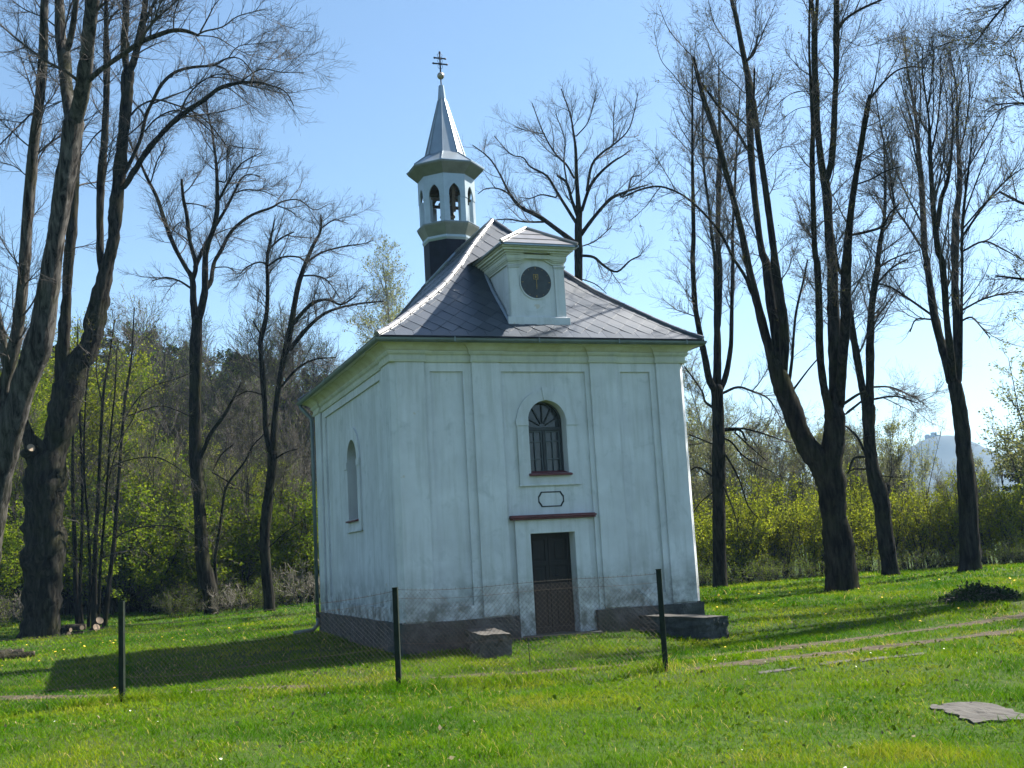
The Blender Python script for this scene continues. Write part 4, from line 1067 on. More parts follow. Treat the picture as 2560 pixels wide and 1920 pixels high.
# --- left middle trees
traced_tree('bare_tree', 'tall bare tree between the sapling clump and the chapel, forking into four limbs', 'tree', 47, [
    ('c8: 1030,1370,74 1025,1330,76 1005,1250,80 985,1150,60 975,950,55 955,700,62 950,500,58 955,250,58 958,100,58 c2: 452,1620,62 455,1500,64 460,1420,64', dict(bare=1)),
    'c2: 448,1440,46 435,1300,40 430,1180,36 390,1110,26 320,980,25 270,850,24 220,700,22 165,590,18 120,490,15 80,420,12 50,350,10 20,270,6',
    'c2: 430,1180,30 450,1100,28 415,960,22 395,800,22 375,700,20 365,590,13', 'c2: 445,1110,28 475,1040,25 510,965,23 530,930,22',
    'c2: 465,1430,48 495,1300,45 505,1215,40 505,1060,33 525,960,32 555,880,30 575,770,28 575,640,22 570,500,18 555,380,14 545,300,12 520,200,10 510,90,7',
    'c2: 570,860,20 640,740,16 690,640,14 715,590,12 760,560,8 830,570,5', 'c2: 580,720,16 640,610,14 690,530,10 740,480,8 840,430,5', 'c2: 680,670,10 750,650,9 850,660,7 920,690,4',
    'c2: 515,1230,34 540,1190,28 555,1090,22 600,1010,22 650,910,20 720,840,18 800,790,16 900,755,14 960,720,10 1060,710,8 1150,770,6 1230,740,4',
    'c2: 930,745,9 1000,770,7 1050,810,5', 'c2: 185,600,9 220,480,8 265,400,7 250,340,4', 'c2: 415,1230,14 350,1190,11 270,1170,9 190,1190,6', 'c2: 290,940,9 325,870,8 360,840,5', 'c2: 590,600,10 630,590,9 640,400,8 700,400,6 820,410,4',
    'H: 610,690,28 650,600,26 680,530,25 760,420,22 820,310,14 860,230,9', 'c2: 575,1110,8 640,1110,7 690,1140,5', 'c2: 390,730,9 470,740,7 540,770,4',
], 14, 'bark_dark', spec=dict(n1=100, L1=1.8, n2=1300, L2=.8, n3=6000, L3=.4, zmin=6), leafs=('leaf_bud', 500, .05))
traced_tree('bare_tree', 'dark bare tree nearest the chapel on its left, splitting into two crooked stems', 'tree', 46, [
    ('H: 1028,1545,72 1025,1500,66 1010,1350,60 1000,1150,58 1015,950,58 1040,750,52 1045,650,55', dict(bare=1)),
    'H: 1035,640,40 1005,500,32 1000,350,32 985,150,30 975,0,28 c2: 845,1590,34 845,1500,30 870,1380,26 875,1200,24 870,1090,20 880,1000,18 910,860,8 920,800,5',
    'H: 1050,640,42 1055,500,36 1070,350,32 1090,200,32 1120,50,36 c2: 985,1590,40 1010,1470,38 1030,1350,32 1055,1220,28 1090,1110,25 1140,990,20 1190,890,14 1190,800,9',
    'c2: 1020,1450,25 1130,1330,22 1230,1300,16 1310,1330,13 1400,1280,8', 'c2: 1010,1590,30 1100,1480,25 1200,1390,20 1300,1350,16 1420,1325,12 1560,1310,8',
    'c2: 870,1090,12 820,1080,10 750,1110,8 710,1150,6', 'c2: 880,1100,13 960,1050,12 1060,1050,10 1110,1090,5', 'c2: 885,1000,13 950,940,12 1030,900,8', 'c2: 1120,1070,14 1200,1020,12 1330,985,10 1440,970,6 1500,950,4', 'c2: 1190,880,9 1270,830,8 1350,850,5',
    'c2: 1080,1160,12 1160,1160,10 1230,1190,8 1300,1290,5', 'c2: 840,1520,12 790,1430,9 750,1470,7', 'H: 1060,680,12 1130,640,9 1200,620,5', 'H: 1100,250,16 1200,140,13 1300,90,10 1420,80,6', 'H: 990,300,10 900,280,8 830,310,5',
    'H: 1030,1200,10 1120,1120,8 1220,1050,5',
], 15, 'bark_dark', spec=dict(n1=90, L1=1.7, n2=1200, L2=.8, n3=5200, L3=.4, zmin=6), leafs=('leaf_bud', 300, .05))
traced_tree('sapling_tree', 'slim crooked sapling between the two dark bare trees left of the chapel', 'tree', 47.5, [
    'H: 712,1420,22 705,1280,20 725,1150,18 745,1000,18 765,870,16 800,800,14 880,700,12 930,600,10 990,540,8 1030,470,5', 'H: 770,850,9 850,860,7 930,900,5', 'H: 920,640,8 930,540,7 925,450,5', 'H: 690,760,10 740,660,9 820,590,7',
], 16, 'bark_dark', spec=dict(n1=30, L1=1.2, n2=250, L2=.6, n3=900, L3=.35, zmin=2), leafs=('leaf_bud', 900, .06))
# --- behind the chapel
traced_tree('ash_tree', 'round-crowned bare tree rising behind the chapel roof right of the turret', 'tree', 52, [
    ('c3: 760,2600,60 765,1900,52 765,1240,46 765,1050,45 765,920,42 770,840,36', dict(bare=1)),
    'c3: 768,850,32 755,650,20 750,500,18 740,420,12 720,300,8 670,160,5', 'c3: 768,880,24 730,780,18 700,680,15 650,640,12', 'c3: 750,895,20 690,800,17 640,720,15 590,640,13 500,590,10 460,540,8 390,520,6 300,420,4',
    'c3: 755,1020,32 640,930,26 540,860,24 440,810,20 380,730,14 330,630,10 270,540,8 180,470,5', 'c3: 570,895,13 470,895,10 380,880,8 300,885,6', 'c3: 775,970,26 850,870,20 940,770,20 1000,740,17 1080,710,12 1150,690,6',
    'c3: 785,830,20 830,700,18 890,620,15 960,560,12 1010,530,8 1050,500,6', 'c3: 812,720,16 840,580,14 900,510,12 970,460,9 1050,370,7 1095,180,4', 'c3: 740,650,14 700,580,12 640,520,10 570,400,8 510,240,5',
    'c3: 772,1080,17 850,1090,16 910,1140,14 980,1170,12 1050,1110,9 1110,1080,6', 'c3: 780,1210,8 860,1240,6 920,1290,4', 'c3: 700,670,10 685,560,8 690,440,6 640,300,4', 'c3: 755,420,8 820,340,6 860,200,4', 'c3: 960,470,7 960,330,5 970,200,3',
    'c3: 440,800,10 350,720,8 260,710,6 210,740,4', 'c3: 1000,760,10 1040,720,9 1060,650,8 1110,640,5', 'c3: 640,760,10 560,745,8 500,765,6 440,760,4', 'c3: 785,1030,8 860,1000,7 950,920,5', 'c3: 580,410,7 480,390,5 410,370,3',
], 17, 'bark', spec=dict(n1=110, L1=1.6, n2=1100, L2=.75, n3=3400, L3=.38, zmin=8, up=.10, rt=.0032), leafs=('leaf_bud', 500, .045))
# --- right group
traced_tree('lime_tree', 'slender tree right beside the chapel corner, dividing into three upright stems', 'tree', 42, [
    ('c5: 295,1590,72 292,1500,68 290,1300,64 285,1000,60 285,850,58 280,720,56 277,630,60', dict(bare=1)),
    'c5: 268,640,38 240,580,35 215,450,32 190,330,28 170,200,24 160,0,22 c4: 75,1300,24 70,1000,18 68,800,14 68,550,10 70,350,6',
    'c5: 278,630,44 280,400,36 272,200,20 270,30,20 c4: 185,1600,20 175,1300,20 160,1150,16 130,900,12 125,600,8 130,400,4', 'c5: 283,330,30 290,200,28 292,30,28 c4: 213,1400,28 210,1300,28 215,1000,28 220,800,20 215,500,10 215,330,6',
    'c5: 290,640,34 320,570,30 345,430,22 350,250,20 355,0,18 c4: 280,1600,18 290,1300,16 300,1100,14 310,900,10 320,700,8 330,500,4',
    'c5: 258,720,15 220,690,12 205,640,10 150,560,8 120,520,6', 'c5: 305,650,15 380,620,12 450,640,10 520,670,8 560,720,6 600,800,4', 'c5: 312,830,17 390,830,13 420,880,10', 'c5: 312,825,14 400,822,11 480,840,8 600,880,6 640,890,5',
    'c5: 312,870,11 350,890,10 400,950,9 480,1000,7 560,1040,5', 'c5: 312,940,11 350,1000,10 390,1080,8 430,1200,7 480,1260,5', 'c5: 262,900,9 150,855,6 60,830,4', 'c5: 260,1060,10 180,1010,8 120,1060,5', 'c5: 365,840,9 440,910,7 520,980,5', 'c5: 300,1080,9 350,1200,7 390,1320,5',
    'c5: 262,1130,9 200,1180,7 150,1250,5',
], 21, 'bark_dark', spec=dict(n1=110, L1=1.9, n2=1400, L2=.85, n3=6000, L3=.4, zmin=5, up=.10), leafs=('leaf_bud', 2500, .045))
traced_tree('lime_tree', 'great forked tree right of the chapel, low Y fork with black mossy trunk', 'tree', 33, [
    ('c5: 888,1625,185 885,1590,168 880,1500,150 870,1400,135 850,1250,126 838,1100,140 825,1020,135 838,950,112 852,850,102 855,760,104', dict(bare=1)),
    ('c5: 812,1060,125 790,1000,120 740,935,112 690,850,102 640,720,96 590,600,92 562,510,84', dict(bare=1, slope=.12)),
    'c5: 550,520,50 530,420,45 505,330,42 480,230,40 455,130,40 c4: 415,1600,38 385,1500,38 340,1280,36 290,1080,34 240,900,34 190,720,32 140,580,28 100,430,24 75,320,18',
    'D: 690,575,10 600,480,10 500,370,9 430,270,8 360,100,5', 'c5: 572,520,58 570,380,52 540,200,48 520,20,44 c4: 485,1600,40 450,1380,38 420,1150,36 400,950,36 385,700,38 385,500,48 370,400,32 340,250,28 315,120,24 285,0,20 270,-80,16',
    'c4: 385,830,18 370,820,18 310,720,16 220,600,14 120,460,12', ('c5: 600,545,48 605,350,48 580,150,45 560,20,42 c4: 540,1640,38 520,1400,38 495,1200,36 460,950,36 430,750,32 405,560,36', dict(slope=.05)),
    'c4: 405,580,16 410,480,13 412,380,10', 'c4: 365,340,18 410,290,15 430,200,11', 'c5: 630,600,18 645,480,15 650,400,13 665,250,12 700,100,10 720,0,8', 'c5: 645,640,12 720,540,8 780,470,7',
    'c5: 842,800,60 820,700,44 800,620,40 780,450,38 775,200,36 765,0,32 c4: 745,1400,32 735,1100,28 730,850,28 735,700,26 725,500,18 715,300,12 715,100,11 720,-40,10',
    'c5: 852,770,80 860,650,75 855,450,72 845,250,55 840,20,50 c4: 845,1600,45 830,1400,50 815,1100,55 800,980,56', 'c4: 795,1000,42 775,850,38 760,700,38 750,500,40 745,300,36 745,150,34 735,80,22 725,-40,16', 'c4: 748,170,22 755,80,20 762,-40,20',
    'c4: 812,1000,42 835,900,40 850,750,34 855,600,34 865,400,32 865,200,34 865,0,30 862,-80,26',
    'c5: 872,720,60 890,500,48 905,300,50 905,150,50 910,0,46 c4: 918,1500,56 920,1450,55 935,1250,40 960,1050,34 985,900,32 1010,750,30 1035,600,28 1050,530,22', 'c4: 1050,540,11 1070,480,9 1090,380,6 1110,250,4', 'c4: 1048,550,13 1130,450,11 1200,390,10 1270,370,9 1330,372,6 1400,380,4',
    'c4: 865,185,18 910,110,16 1000,50,14 1110,0,12 1180,-40,10', 'c4: 945,1300,16 1040,1280,16 1120,1250,15 1160,1180,10 1210,1130,8', 'c4: 975,1020,10 1060,990,9 1130,950,8 1220,920,6', 'c5: 900,700,16 960,660,14 1000,640,8', 'c5: 900,755,15 970,700,11 1030,650,7',
    'c5: 445,160,20 420,90,16 370,10,15 c4: 400,1600,16 300,1440,16 230,1300,16 160,1210,14 80,1130,12 0,1070,10 c3: 1220,700,11 1130,710,11 1050,740,9 1010,760,6', 'D: 1200,600,11 1080,480,10 960,340,9 880,200,8 830,-20,6',
    'D: 1190,920,11 1080,810,10 950,690,9 860,520,8 830,420,6 780,330,4', 'D: 790,1010,11 680,950,10 560,830,9 480,730,8 360,580,7 300,310,4', 'D: 1350,1250,11 1420,1000,9 1440,850,8 1490,700,5', 'D: 1400,1630,10 1480,1520,9 1580,1450,7 1700,1455,5', 'D: 1840,900,10 1690,910,9 1560,990,8 1450,1110,5',
    'D: 1840,1050,8 1700,1080,7 1560,1180,6 1440,1290,4', 'D: 1215,610,8 1290,330,6 1300,0,5', 'E: 340,470,8 400,380,8 600,455,6 800,425,5 1000,380,3', 'E: 390,650,10 440,500,8 560,350,7 620,130,5',
], 22, 'bark_dark', spec=dict(n1=150, L1=1.5, n2=2100, L2=.7, n3=6800, L3=.34, zmin=7, up=.06), leafs=('leaf_bud', 6500, .042), rough=.045)
traced_tree('lime_tree', 'dark tree behind the great forked tree, with a knobbly burr on its trunk', 'tree', 40, [
    ('c5: 1130,1545,92 1122,1500,84 1100,1350,76 1085,1200,78 1065,1110,88 1035,1000,62 1020,850,56 1017,720,58', dict(bare=1)),
    'c5: 1005,720,40 985,620,36 965,500,34 940,350,32 920,200,28 895,60,22 c4: 880,1500,18 850,1300,10', 'c5: 1022,720,46 1025,550,43 1025,400,38 1030,250,34 1050,100,32 1065,20,28 c4: 1060,1600,36 1090,1450,32 1110,1320,26 1130,1200,20 1135,1000,12 1125,780,6',
    ('c5: 1085,1160,60 1100,1125,44 1108,1100,30', dict(bare=1)), 'c5: 1000,945,14 970,875,12 930,830,10 890,800,8', 'c5: 1005,960,14 950,965,12 930,1000,10 920,1040,7', 'c5: 1038,620,11 1120,620,9 1200,650,7 1290,700,4', 'c5: 1040,680,11 1150,665,9 1260,700,6', 'c5: 1055,120,12 1130,40,10 1200,0,8 c4: 1260,1450,5',
    'c4: 1110,1300,14 1180,1180,12 1160,950,11 1110,700,8 1080,520,5', 'c4: 1075,1500,12 1160,1440,10 1260,1400,7 1340,1380,4', 'c5: 1030,1050,7 1100,1055,6 1180,1060,4', 'c5: 1000,1020,9 950,1020,8 910,1040,5', 'c5: 1045,1180,8 1120,1080,6 1130,960,4',
], 23, 'bark_dark', spec=dict(n1=100, L1=1.8, n2=1300, L2=.8, n3=5200, L3=.38, zmin=5, up=.07), leafs=('leaf_bud', 1800, .045))
traced_tree('lime_tree', 'tall tree at far right with a fan-shaped crown above a straight dark trunk', 'tree', 38, [
    ('c5: 1518,1520,125 1515,1490,108 1510,1300,92 1500,1100,88 1485,950,78 1470,800,72 1455,700,70 1437,610,72', dict(bare=1)),
    'c5: 1420,600,48 1400,510,45 1370,400,42 1340,280,38 1320,150,34 1300,0,30 c4: 1355,1400,32 1345,1200,34 1335,1000,30 1320,850,26 1310,700,20 1280,500,14 1260,400,10 1230,200,4',
    'c5: 1432,600,36 1418,450,32 1400,300,30 1390,150,34 1375,0,30 c4: 1430,1400,38 1405,1200,28 1390,1000,24 1380,800,20 1375,650,12 1340,400,8 1345,250,5',
    'c5: 1448,600,50 1455,450,45 1450,300,45 1440,150,36 1440,0,32 c4: 1520,1400,44 1525,1200,36 1545,1050,30 1540,850,22 1530,700,16 1530,500,10 1490,280,5', 'c4: 1425,1250,28 1445,1100,26 1480,1000,22 1500,850,16 1510,650,10 1500,450,5',
    'c5: 1466,500,18 1470,400,16 1472,200,14 1475,0,13 c4: 1558,1350,17 1570,1150,16 1600,900,10 1620,700,6', 'c4: 1560,1310,14 1650,1180,12 1750,1050,10 1850,960,7 1900,930,5', 'c4: 1560,1270,11 1680,1130,9 1800,1000,7 1880,900,4', 'c4: 1562,1390,12 1680,1335,11 1790,1380,9 1880,1430,5', 'c4: 1540,1010,11 1640,850,8 1740,680,6 1790,560,4',
    'c4: 1568,1200,10 1640,1000,8 1700,850,6 1740,760,4', 'c4: 1340,1240,11 1250,1070,10 1200,950,8 1160,830,7 1120,640,4', 'c4: 1350,1390,14 1260,1250,12 1180,1130,10 1150,1000,6', 'c5: 1465,250,11 1580,190,9 1700,160,8 1770,155,6', 'c5: 1465,300,11 1520,280,9 1570,330,7 1610,380,5',
    'c5: 1330,290,10 1250,290,8 1220,350,6', 'c5: 1335,275,12 1200,180,11 1120,130,8 1040,110,5', 'c4: 1320,860,13 1290,700,10 1250,560,8 1210,400,5', 'c4: 1340,1100,14 1310,900,11 1275,740,8 1230,620,6 1180,470,4', 'c4: 1385,860,12 1420,700,10 1440,500,7 1440,300,4', 'c4: 1400,1150,13 1445,950,10 1470,760,8 1475,560,6 1440,360,4',
    'c4: 1540,860,12 1580,700,9 1600,520,7 1590,380,4', 'c4: 1530,720,10 1545,560,8 1560,420,5 1540,280,3', 'c4: 1320,720,10 1330,520,8 1320,360,5 1290,220,3', 'c4: 1365,620,9 1390,450,7 1400,300,5 1390,200,3',
], 24, 'bark_dark', spec=dict(n1=150, L1=1.9, n2=1900, L2=.9, n3=5200, L3=.42, zmin=7, up=.16, a1=(18, 45)), leafs=('leaf_bud', 1500, .04))
# tree rooted out of frame on the right whose leafing boughs reach in at the top right corner
traced_tree('leafing_tree', 'leafing tree at the right edge, only its small-leaved boughs reaching into the sky', 'tree', 30, [
    ('P: 3080,1560,110 3060,1300,100 3040,900,90 3020,500,80 2990,100,60 2960,-200,40', dict(bare=1)),
    'P: 3000,200,30 2850,40,24 c4: 1980,-120,18 1830,0,14 1760,70,12 1680,170,11 1640,230,9 1570,275,5', 'c4: 1760,70,8 1690,155,6 1590,200,5 1450,250,4 1330,300,3', 'c4: 1900,-60,7 1800,20,6 1700,60,5 1600,70,4 1540,95,3',
    'P: 3020,480,30 2850,300,24 2700,260,18 c4: 2000,590,13 1900,570,10 1820,572,9 1740,580,8 1690,610,5', 'c4: 1900,572,8 1800,590,7 1720,640,5 1650,700,3', 'P: 3030,700,28 2800,480,20 2640,330,14 c4: 1910,560,8 1885,470,8 1860,360,6 1840,280,4 1800,180,3',
    'c4: 1865,330,6 1800,300,5 1740,330,3', 'P: 3010,420,26 2800,180,18 2640,90,12 c4: 1900,140,7 1840,200,5 1780,260,3', 'P: 3040,800,22 2800,600,16 2660,540,12 2560,510,8 2500,480,5', 'P: 3050,950,22 2820,760,16 2680,720,12 2570,700,8 2490,690,4',
    'P: 3050,600,40 3200,350,34 3350,150,26 3450,0,14', 'P: 3030,500,40 3150,200,34 3200,-100,26 3230,-350,14', 'P: 2990,100,40 2900,-100,30 2850,-300,20 2820,-450,10', 'P: 3045,800,34 3250,650,28 3420,560,16',
    'P: 3020,400,34 3100,60,28 3080,-250,16', 'P: 3055,950,30 2980,760,24 2900,640,16 2860,520,8', 'P: 3010,300,30 2880,40,24 2790,-160,16 2740,-320,8', 'P: 3050,850,30 3180,560,24 3300,380,14',
], 25, 'bark', spec=dict(n1=190, L1=1.6, n2=2600, L2=.7, n3=9000, L3=.33, zmin=6, up=.03), leafs=('leaf_bud', 12000, .05))
# ------------------------------------------------------------------ shrubs and wood edge: one prototype of each kind, then copies
def horizon_y(x): return 960+F*math.tan(PITCH)/math.cos(ROLL)+(1280-x)*math.tan(-ROLL)
def spot(px, D):
    p = at_depth(px, horizon_y(px), D); return np.array([p[0], p[1], T(p[0], p[1])])
def make_plant(name, seed, H, stems, tilt, n1, L1, n2, L2, n3, L3, leaf_m, nleaf, lsize, twig_m='twig', r0=.05, up=.12, spread=.08, ring=.35, t0=.2, jit=.12, n_pts=9, lo=.1, a1=(25, 60), leaf_name='foliage', stem_name='stems', rt=.005, lean=.0):
    rng = np.random.default_rng(seed)
    o = empty(name, (0, 0, 0))
    st = np.zeros((stems, n_pts, 3)); a = rng.random(stems)*2*np.pi; rr = ring*np.sqrt(rng.random(stems))*(0 if stems == 1 else 1)
    st[:, 0, 0] = rr*np.cos(a); st[:, 0, 1] = rr*np.sin(a); st[:, 0, 2] = -.15
    tl = np.radians(tilt[0]+(tilt[1]-tilt[0])*rng.random(stems))
    d = np.stack([np.sin(tl)*np.cos(a), np.sin(tl)*np.sin(a), np.cos(tl)], -1)
    hh = H*(.65+.4*rng.random(stems)); hh[0] = H
    for k in range(1, n_pts):
        d = norm(d+jit*.6*rng.normal(size=(stems, 3))+np.array([0, 0, up*.5]))
        st[:, k] = st[:, k-1]+d*(hh/(n_pts-1))[:, None]
    sr = (r0*(hh/H))[:, None]*(1-.88*np.linspace(0, 1, n_pts))[None]
    c1p, c1r = grow(rng, st, sr, n1, t0, 1, a1, L1, L1*.3, up*.5, jit, 7, .6, .007, taperL=.6)
    c2p, c2r = grow(rng, c1p, c1r, n2, .15, 1, (25, 60), L2, L2*.3, up, jit, 5, .6, rt)
    g = Geo()
    V, Q = tubes(st, sr, 7 if r0 > .06 else 5); g.add(V, Q)
    trunk = g.build('trunk' if stems == 1 else stem_name, M['bark_dark' if twig_m != 'twig_pale' else 'bark_grey'], o, (0, 0, 0), smooth=True)
    g = Geo()
    V, Q = tubes(c1p, c1r, 4); g.add(V, Q); V, Q = tubes(c2p, c2r, 3); g.add(V, Q)
    tw = c2p
    if n3:
        c3p, c3r = grow(rng, c2p, c2r, n3, .1, 1, (25, 60), L3, L3*.3, up, jit, 4, .6, rt*.8); V, Q = tubes(c3p, c3r, 3); g.add(V, Q); tw = c3p
    g.build('twigs', M[twig_m], o, (0, 0, 0))
    if nleaf:
        g = Geo(); V, Q, t_ = leaves_at(rng, tw, nleaf, lsize, spread, .5, lo); g.add(V, Q, t_); g.build(leaf_name, M[leaf_m], o, (0, 0, 0))
    o['H'] = float(H)
    return o
PROTO = {}
PROTO['shrub'] = [make_plant('leafy_shrub', 31, 4.0, 11, (4, 34), 110, 1.2, 650, .6, 0, 0, 'leaf_green', 9000, .085, ring=.5),
                  make_plant('leafy_shrub', 32, 4.0, 8, (6, 40), 90, 1.3, 550, .65, 0, 0, 'leaf_green', 7000, .09, ring=.6)]
PROTO['yshrub'] = [make_plant('budding_shrub', 33, 3.4, 13, (4, 36), 120, 1.0, 750, .5, 0, 0, 'leaf_yellow', 8000, .070, ring=.5, up=.16),
                   make_plant('budding_shrub', 34, 3.4, 10, (4, 30), 110, 1.0, 700, .5, 0, 0, 'leaf_yellow', 5500, .072, ring=.5, up=.2)]
PROTO['young'] = [make_plant('young_leafy_tree', 35, 10, 1, (0, 5), 90, 2.6, 900, 1.0, 0, 0, 'leaf_green', 15000, .10, r0=.11, t0=.12, spread=.14, a1=(35, 75)),
                  make_plant('young_leafy_tree', 36, 10, 2, (0, 9), 110, 2.2, 900, .9, 0, 0, 'leaf_yellow', 13000, .095, r0=.10, t0=.10, spread=.14, a1=(35, 75))]
PROTO['willow'] = [make_plant('pale_willow', 37, 7.6, 13, (1, 17), 150, 1.5, 1100, .7, 0, 0, 'leaf_pale', 11000, .075, 'twig', ring=.7, up=.24, t0=.25, a1=(15, 35), r0=.045),
                   make_plant('pale_willow', 38, 7.6, 9, (1, 14), 130, 1.6, 900, .8, 0, 0, 'leaf_pale', 8000, .075, 'twig_pale', ring=.7, up=.24, t0=.25, a1=(15, 35), r0=.045)]
PROTO['bare'] = [make_plant('bare_young_tree', 39, 14, 1, (0, 4), 110, 3.0, 900, 1.3, 2600, .6, 'leaf_green', 3000, .08, r0=.16, t0=.28, jit=.15, a1=(28, 60), rt=.008),
                 make_plant('bare_young_tree', 40, 14, 2, (0, 8), 110, 2.6, 900, 1.2, 2600, .6, 'leaf_green', 2400, .08, r0=.14, t0=.22, jit=.15, a1=(25, 55), rt=.008)]
PROTO['brush'] = [make_plant('bare_brush', 41, 2.2, 22, (5, 55), 150, .9, 700, .5, 0, 0, 'leaf_bud', 900, .055, 'twig_pale', ring=.9, r0=.02, jit=.2),
                  make_plant('bare_brush', 42, 2.2, 18, (5, 60), 130, 1.0, 600, .5, 0, 0, 'leaf_green', 2200, .065, 'twig', ring=.9, r0=.02, jit=.2)]
PROTO['pale'] = [make_plant('pale_birch', 43, 20, 2, (0, 6), 150, 3.2, 1100, 1.4, 3200, .7, 'leaf_pale', 15000, .11, 'twig_pale', r0=.15, t0=.3, up=.12, a1=(20, 50), rt=.008, spread=.1)]
PROTO['pole'] = [make_plant('bare_sapling', 44, 9, 3, (0, 7), 60, 1.5, 380, .8, 900, .4, 'leaf_bud', 700, .05, 'twig', r0=.045, t0=.3, up=.16, a1=(18, 40), ring=.5)]
def make_pine(seed, H, spruce):
    rng = np.random.default_rng(seed); o = empty('spruce_tree' if spruce else 'pine_tree', (0, 0, 0))
    z = np.linspace(-.2, H, 9); p = np.stack([.12*np.cumsum(rng.normal(size=9))*.3, .12*np.cumsum(rng.normal(size=9))*.3, z], -1)
    r = .19*(1-.9*np.linspace(0, 1, 9))
    V, Q = tubes(p[None], r[None], 8); g = Geo(); g.add(V, Q); g.build('trunk', M['bark_dark'], o, (0, 0, 0), smooth=True)
    n = 130 if spruce else 75; t = (.10+.89*rng.random(n)) if spruce else (.52+.47*rng.random(n))
    i = np.minimum((t*8).astype(int), 7); fr = (t*8-i)[:, None]; s = p[i]*(1-fr)+p[i+1]*fr
    a = rng.random(n)*2*np.pi
    ln = (2.7*(1-t)**.8+.3) if spruce else 2.0*np.sqrt(np.clip(1.02-((t-.72)/.32)**2, .05, 1))
    dz = -.25 if spruce else .25
    d = norm(np.stack([np.cos(a), np.sin(a), np.full(n, dz)+.25*rng.normal(size=n)], -1))
    B = s[:, None]+d[:, None]*(np.linspace(0, 1, 6)[None, :, None]*ln[:, None, None])
    B[:, :, 2] += (.12 if spruce else .18)*np.linspace(0, 1, 6)[None]**2*ln[:, None]
    br = np.maximum(.03*(1-np.linspace(0, 1, 6)), .006)[None]*np.ones((n, 1))
    g = Geo(); V, Q = tubes(B, br, 4); g.add(V, Q)
    c2, r2 = grow(rng, B, br, 900, .15, 1, (25, 65), .5, .15, .02, .15, 4, .5, .006); V, Q = tubes(c2, r2, 3); g.add(V, Q)
    g.build('branches', M['twig'], o, (0, 0, 0))
    V, Q, t_ = leaves_at(rng, c2, 15000, .22, .10, .9, .0)
    g = Geo(); g.add(V, Q, t_); g.build('foliage', M['needle'], o, (0, 0, 0)); o['H'] = float(H); return o
PROTO['pine'] = [make_pine(51, 16, False)]; PROTO['spruce'] = [make_pine(52, 15, True)]
rp = random.Random(77)
USED = set()
def place(kind, px, D, h, label, cat, group, wide=1.0, var=None):
    pr = PROTO[kind]; o = pr[rp.randrange(len(pr)) if var is None else var]; p = spot(px, D); s = h/o['H']
    rz = rp.uniform(0, 6.28)
    if o.name not in USED:
        USED.add(o.name); o.location = p; o.rotation_euler = (0, 0, rz); o.scale = (s*wide, s*wide, s); tag(o, label, cat, group); return o
    return copy_thing(o, p, rz, (s*wide, s*wide, s), label, group) if tag(o) is None else _cp(o, p, rz, (s*wide, s*wide, s), label, cat, group)
def _cp(o, p, rz, sc, label, cat, group):
    c = copy_thing(o, p, rz, sc, label, group); c['category'] = cat; return c
# left wood edge
G1 = ('leafy shrub with fresh green leaves along the wood edge left of the chapel', 'shrub', 'green shrubs along the left wood edge')
for px, D, h in [(-70, 46, 4.2), (-20, 49, 5.0), (45, 52, 4.6), (150, 50, 4.2), (215, 53, 5.2), (285, 49, 4.4), (330, 51, 5.6), (385, 52, 4.6), (430, 53, 5.2), (470, 54, 5.4), (545, 52, 4.4), (590, 58, 5.5), (640, 57, 4.6), (720, 57, 4.8), (765, 56, 4.2), (810, 59, 5.2), (870, 60, 5), (100, 56, 6), (360, 58, 6.2), (500, 62, 6.0), (620, 63, 6.4), (700, 64, 6.2), (250, 60, 6.5), (780, 66, 6)]:
    place('shrub', px, D, h, *G1, wide=1.25)
G2 = ('young leafy tree standing among the shrubs of the left wood edge', 'tree', 'young leafy trees in the left wood')
for px, D, h, v in [(-40, 58, 10, 0), (60, 62, 10.5, 1), (150, 60, 11.5, 1), (255, 61, 11.8, 1), (345, 63, 10, 0), (425, 66, 9.5, 0), (560, 64, 9.0, 1), (520, 60, 8.0, 0), (610, 62, 8.2, 1), (700, 62, 8.0, 1), (395, 58, 8.5, 1), (90, 55, 9, 0), (10, 56, 9, 1), (660, 70, 9, 0), (745, 70, 8.5, 0), (300, 68, 11, 0), (490, 72, 10.5, 1), (200, 70, 12, 0)]:
    place('young', px, D*.93, h*(1.12 if px < 320 else .82), *G2, var=v)
G3 = ('bare young tree rising behind the left wood edge', 'tree', 'bare young trees behind the left wood edge')
for px, D, h in [(-60, 66, 14), (25, 70, 15), (120, 74, 15), (185, 68, 16), (280, 70, 15), (330, 76, 17), (395, 74, 15), (455, 78, 16), (520, 76, 14), (575, 72, 13.5), (625, 76, 16), (670, 70, 15.5), (700, 80, 17), (735, 72, 16), (775, 76, 15), (815, 74, 14), (600, 82, 17), (860, 78, 14), (545, 66, 12), (690, 63, 11), (755, 62, 11), (800, 64, 11)]:
    place('bare', px, D, h*1.0, *G3)
G4 = ('dark conifer in the wood behind the left bare trees', 'conifer', 'conifers behind the left wood edge')
for px, D, h, k in [(-40, 92, 17, 'pine'), (40, 98, 17, 'spruce'), (110, 90, 16, 'pine'), (250, 92, 17, 'pine'), (300, 88, 16.5, 'spruce'), (345, 95, 18, 'pine'), (400, 100, 17, 'spruce'), (455, 92, 16, 'pine'), (500, 88, 15.5, 'spruce'), (545, 96, 17.5, 'spruce'), (590, 90, 15.5, 'pine'), (640, 98, 16.5, 'spruce'), (690, 94, 16, 'pine'), (740, 102, 16, 'spruce'), (790, 96, 15, 'pine'), (850, 100, 15, 'spruce'), (375, 84, 15, 'pine'), (620, 84, 15, 'pine'), (180, 98, 17, 'spruce'), (470, 105, 18, 'pine')]:
    place(k, px, D, h*1.0, *G4, wide=1.15)
G5 = ('low bare brush with dry grey stems in front of the left shrubs', 'brush', 'grey brush in front of the left shrubs')
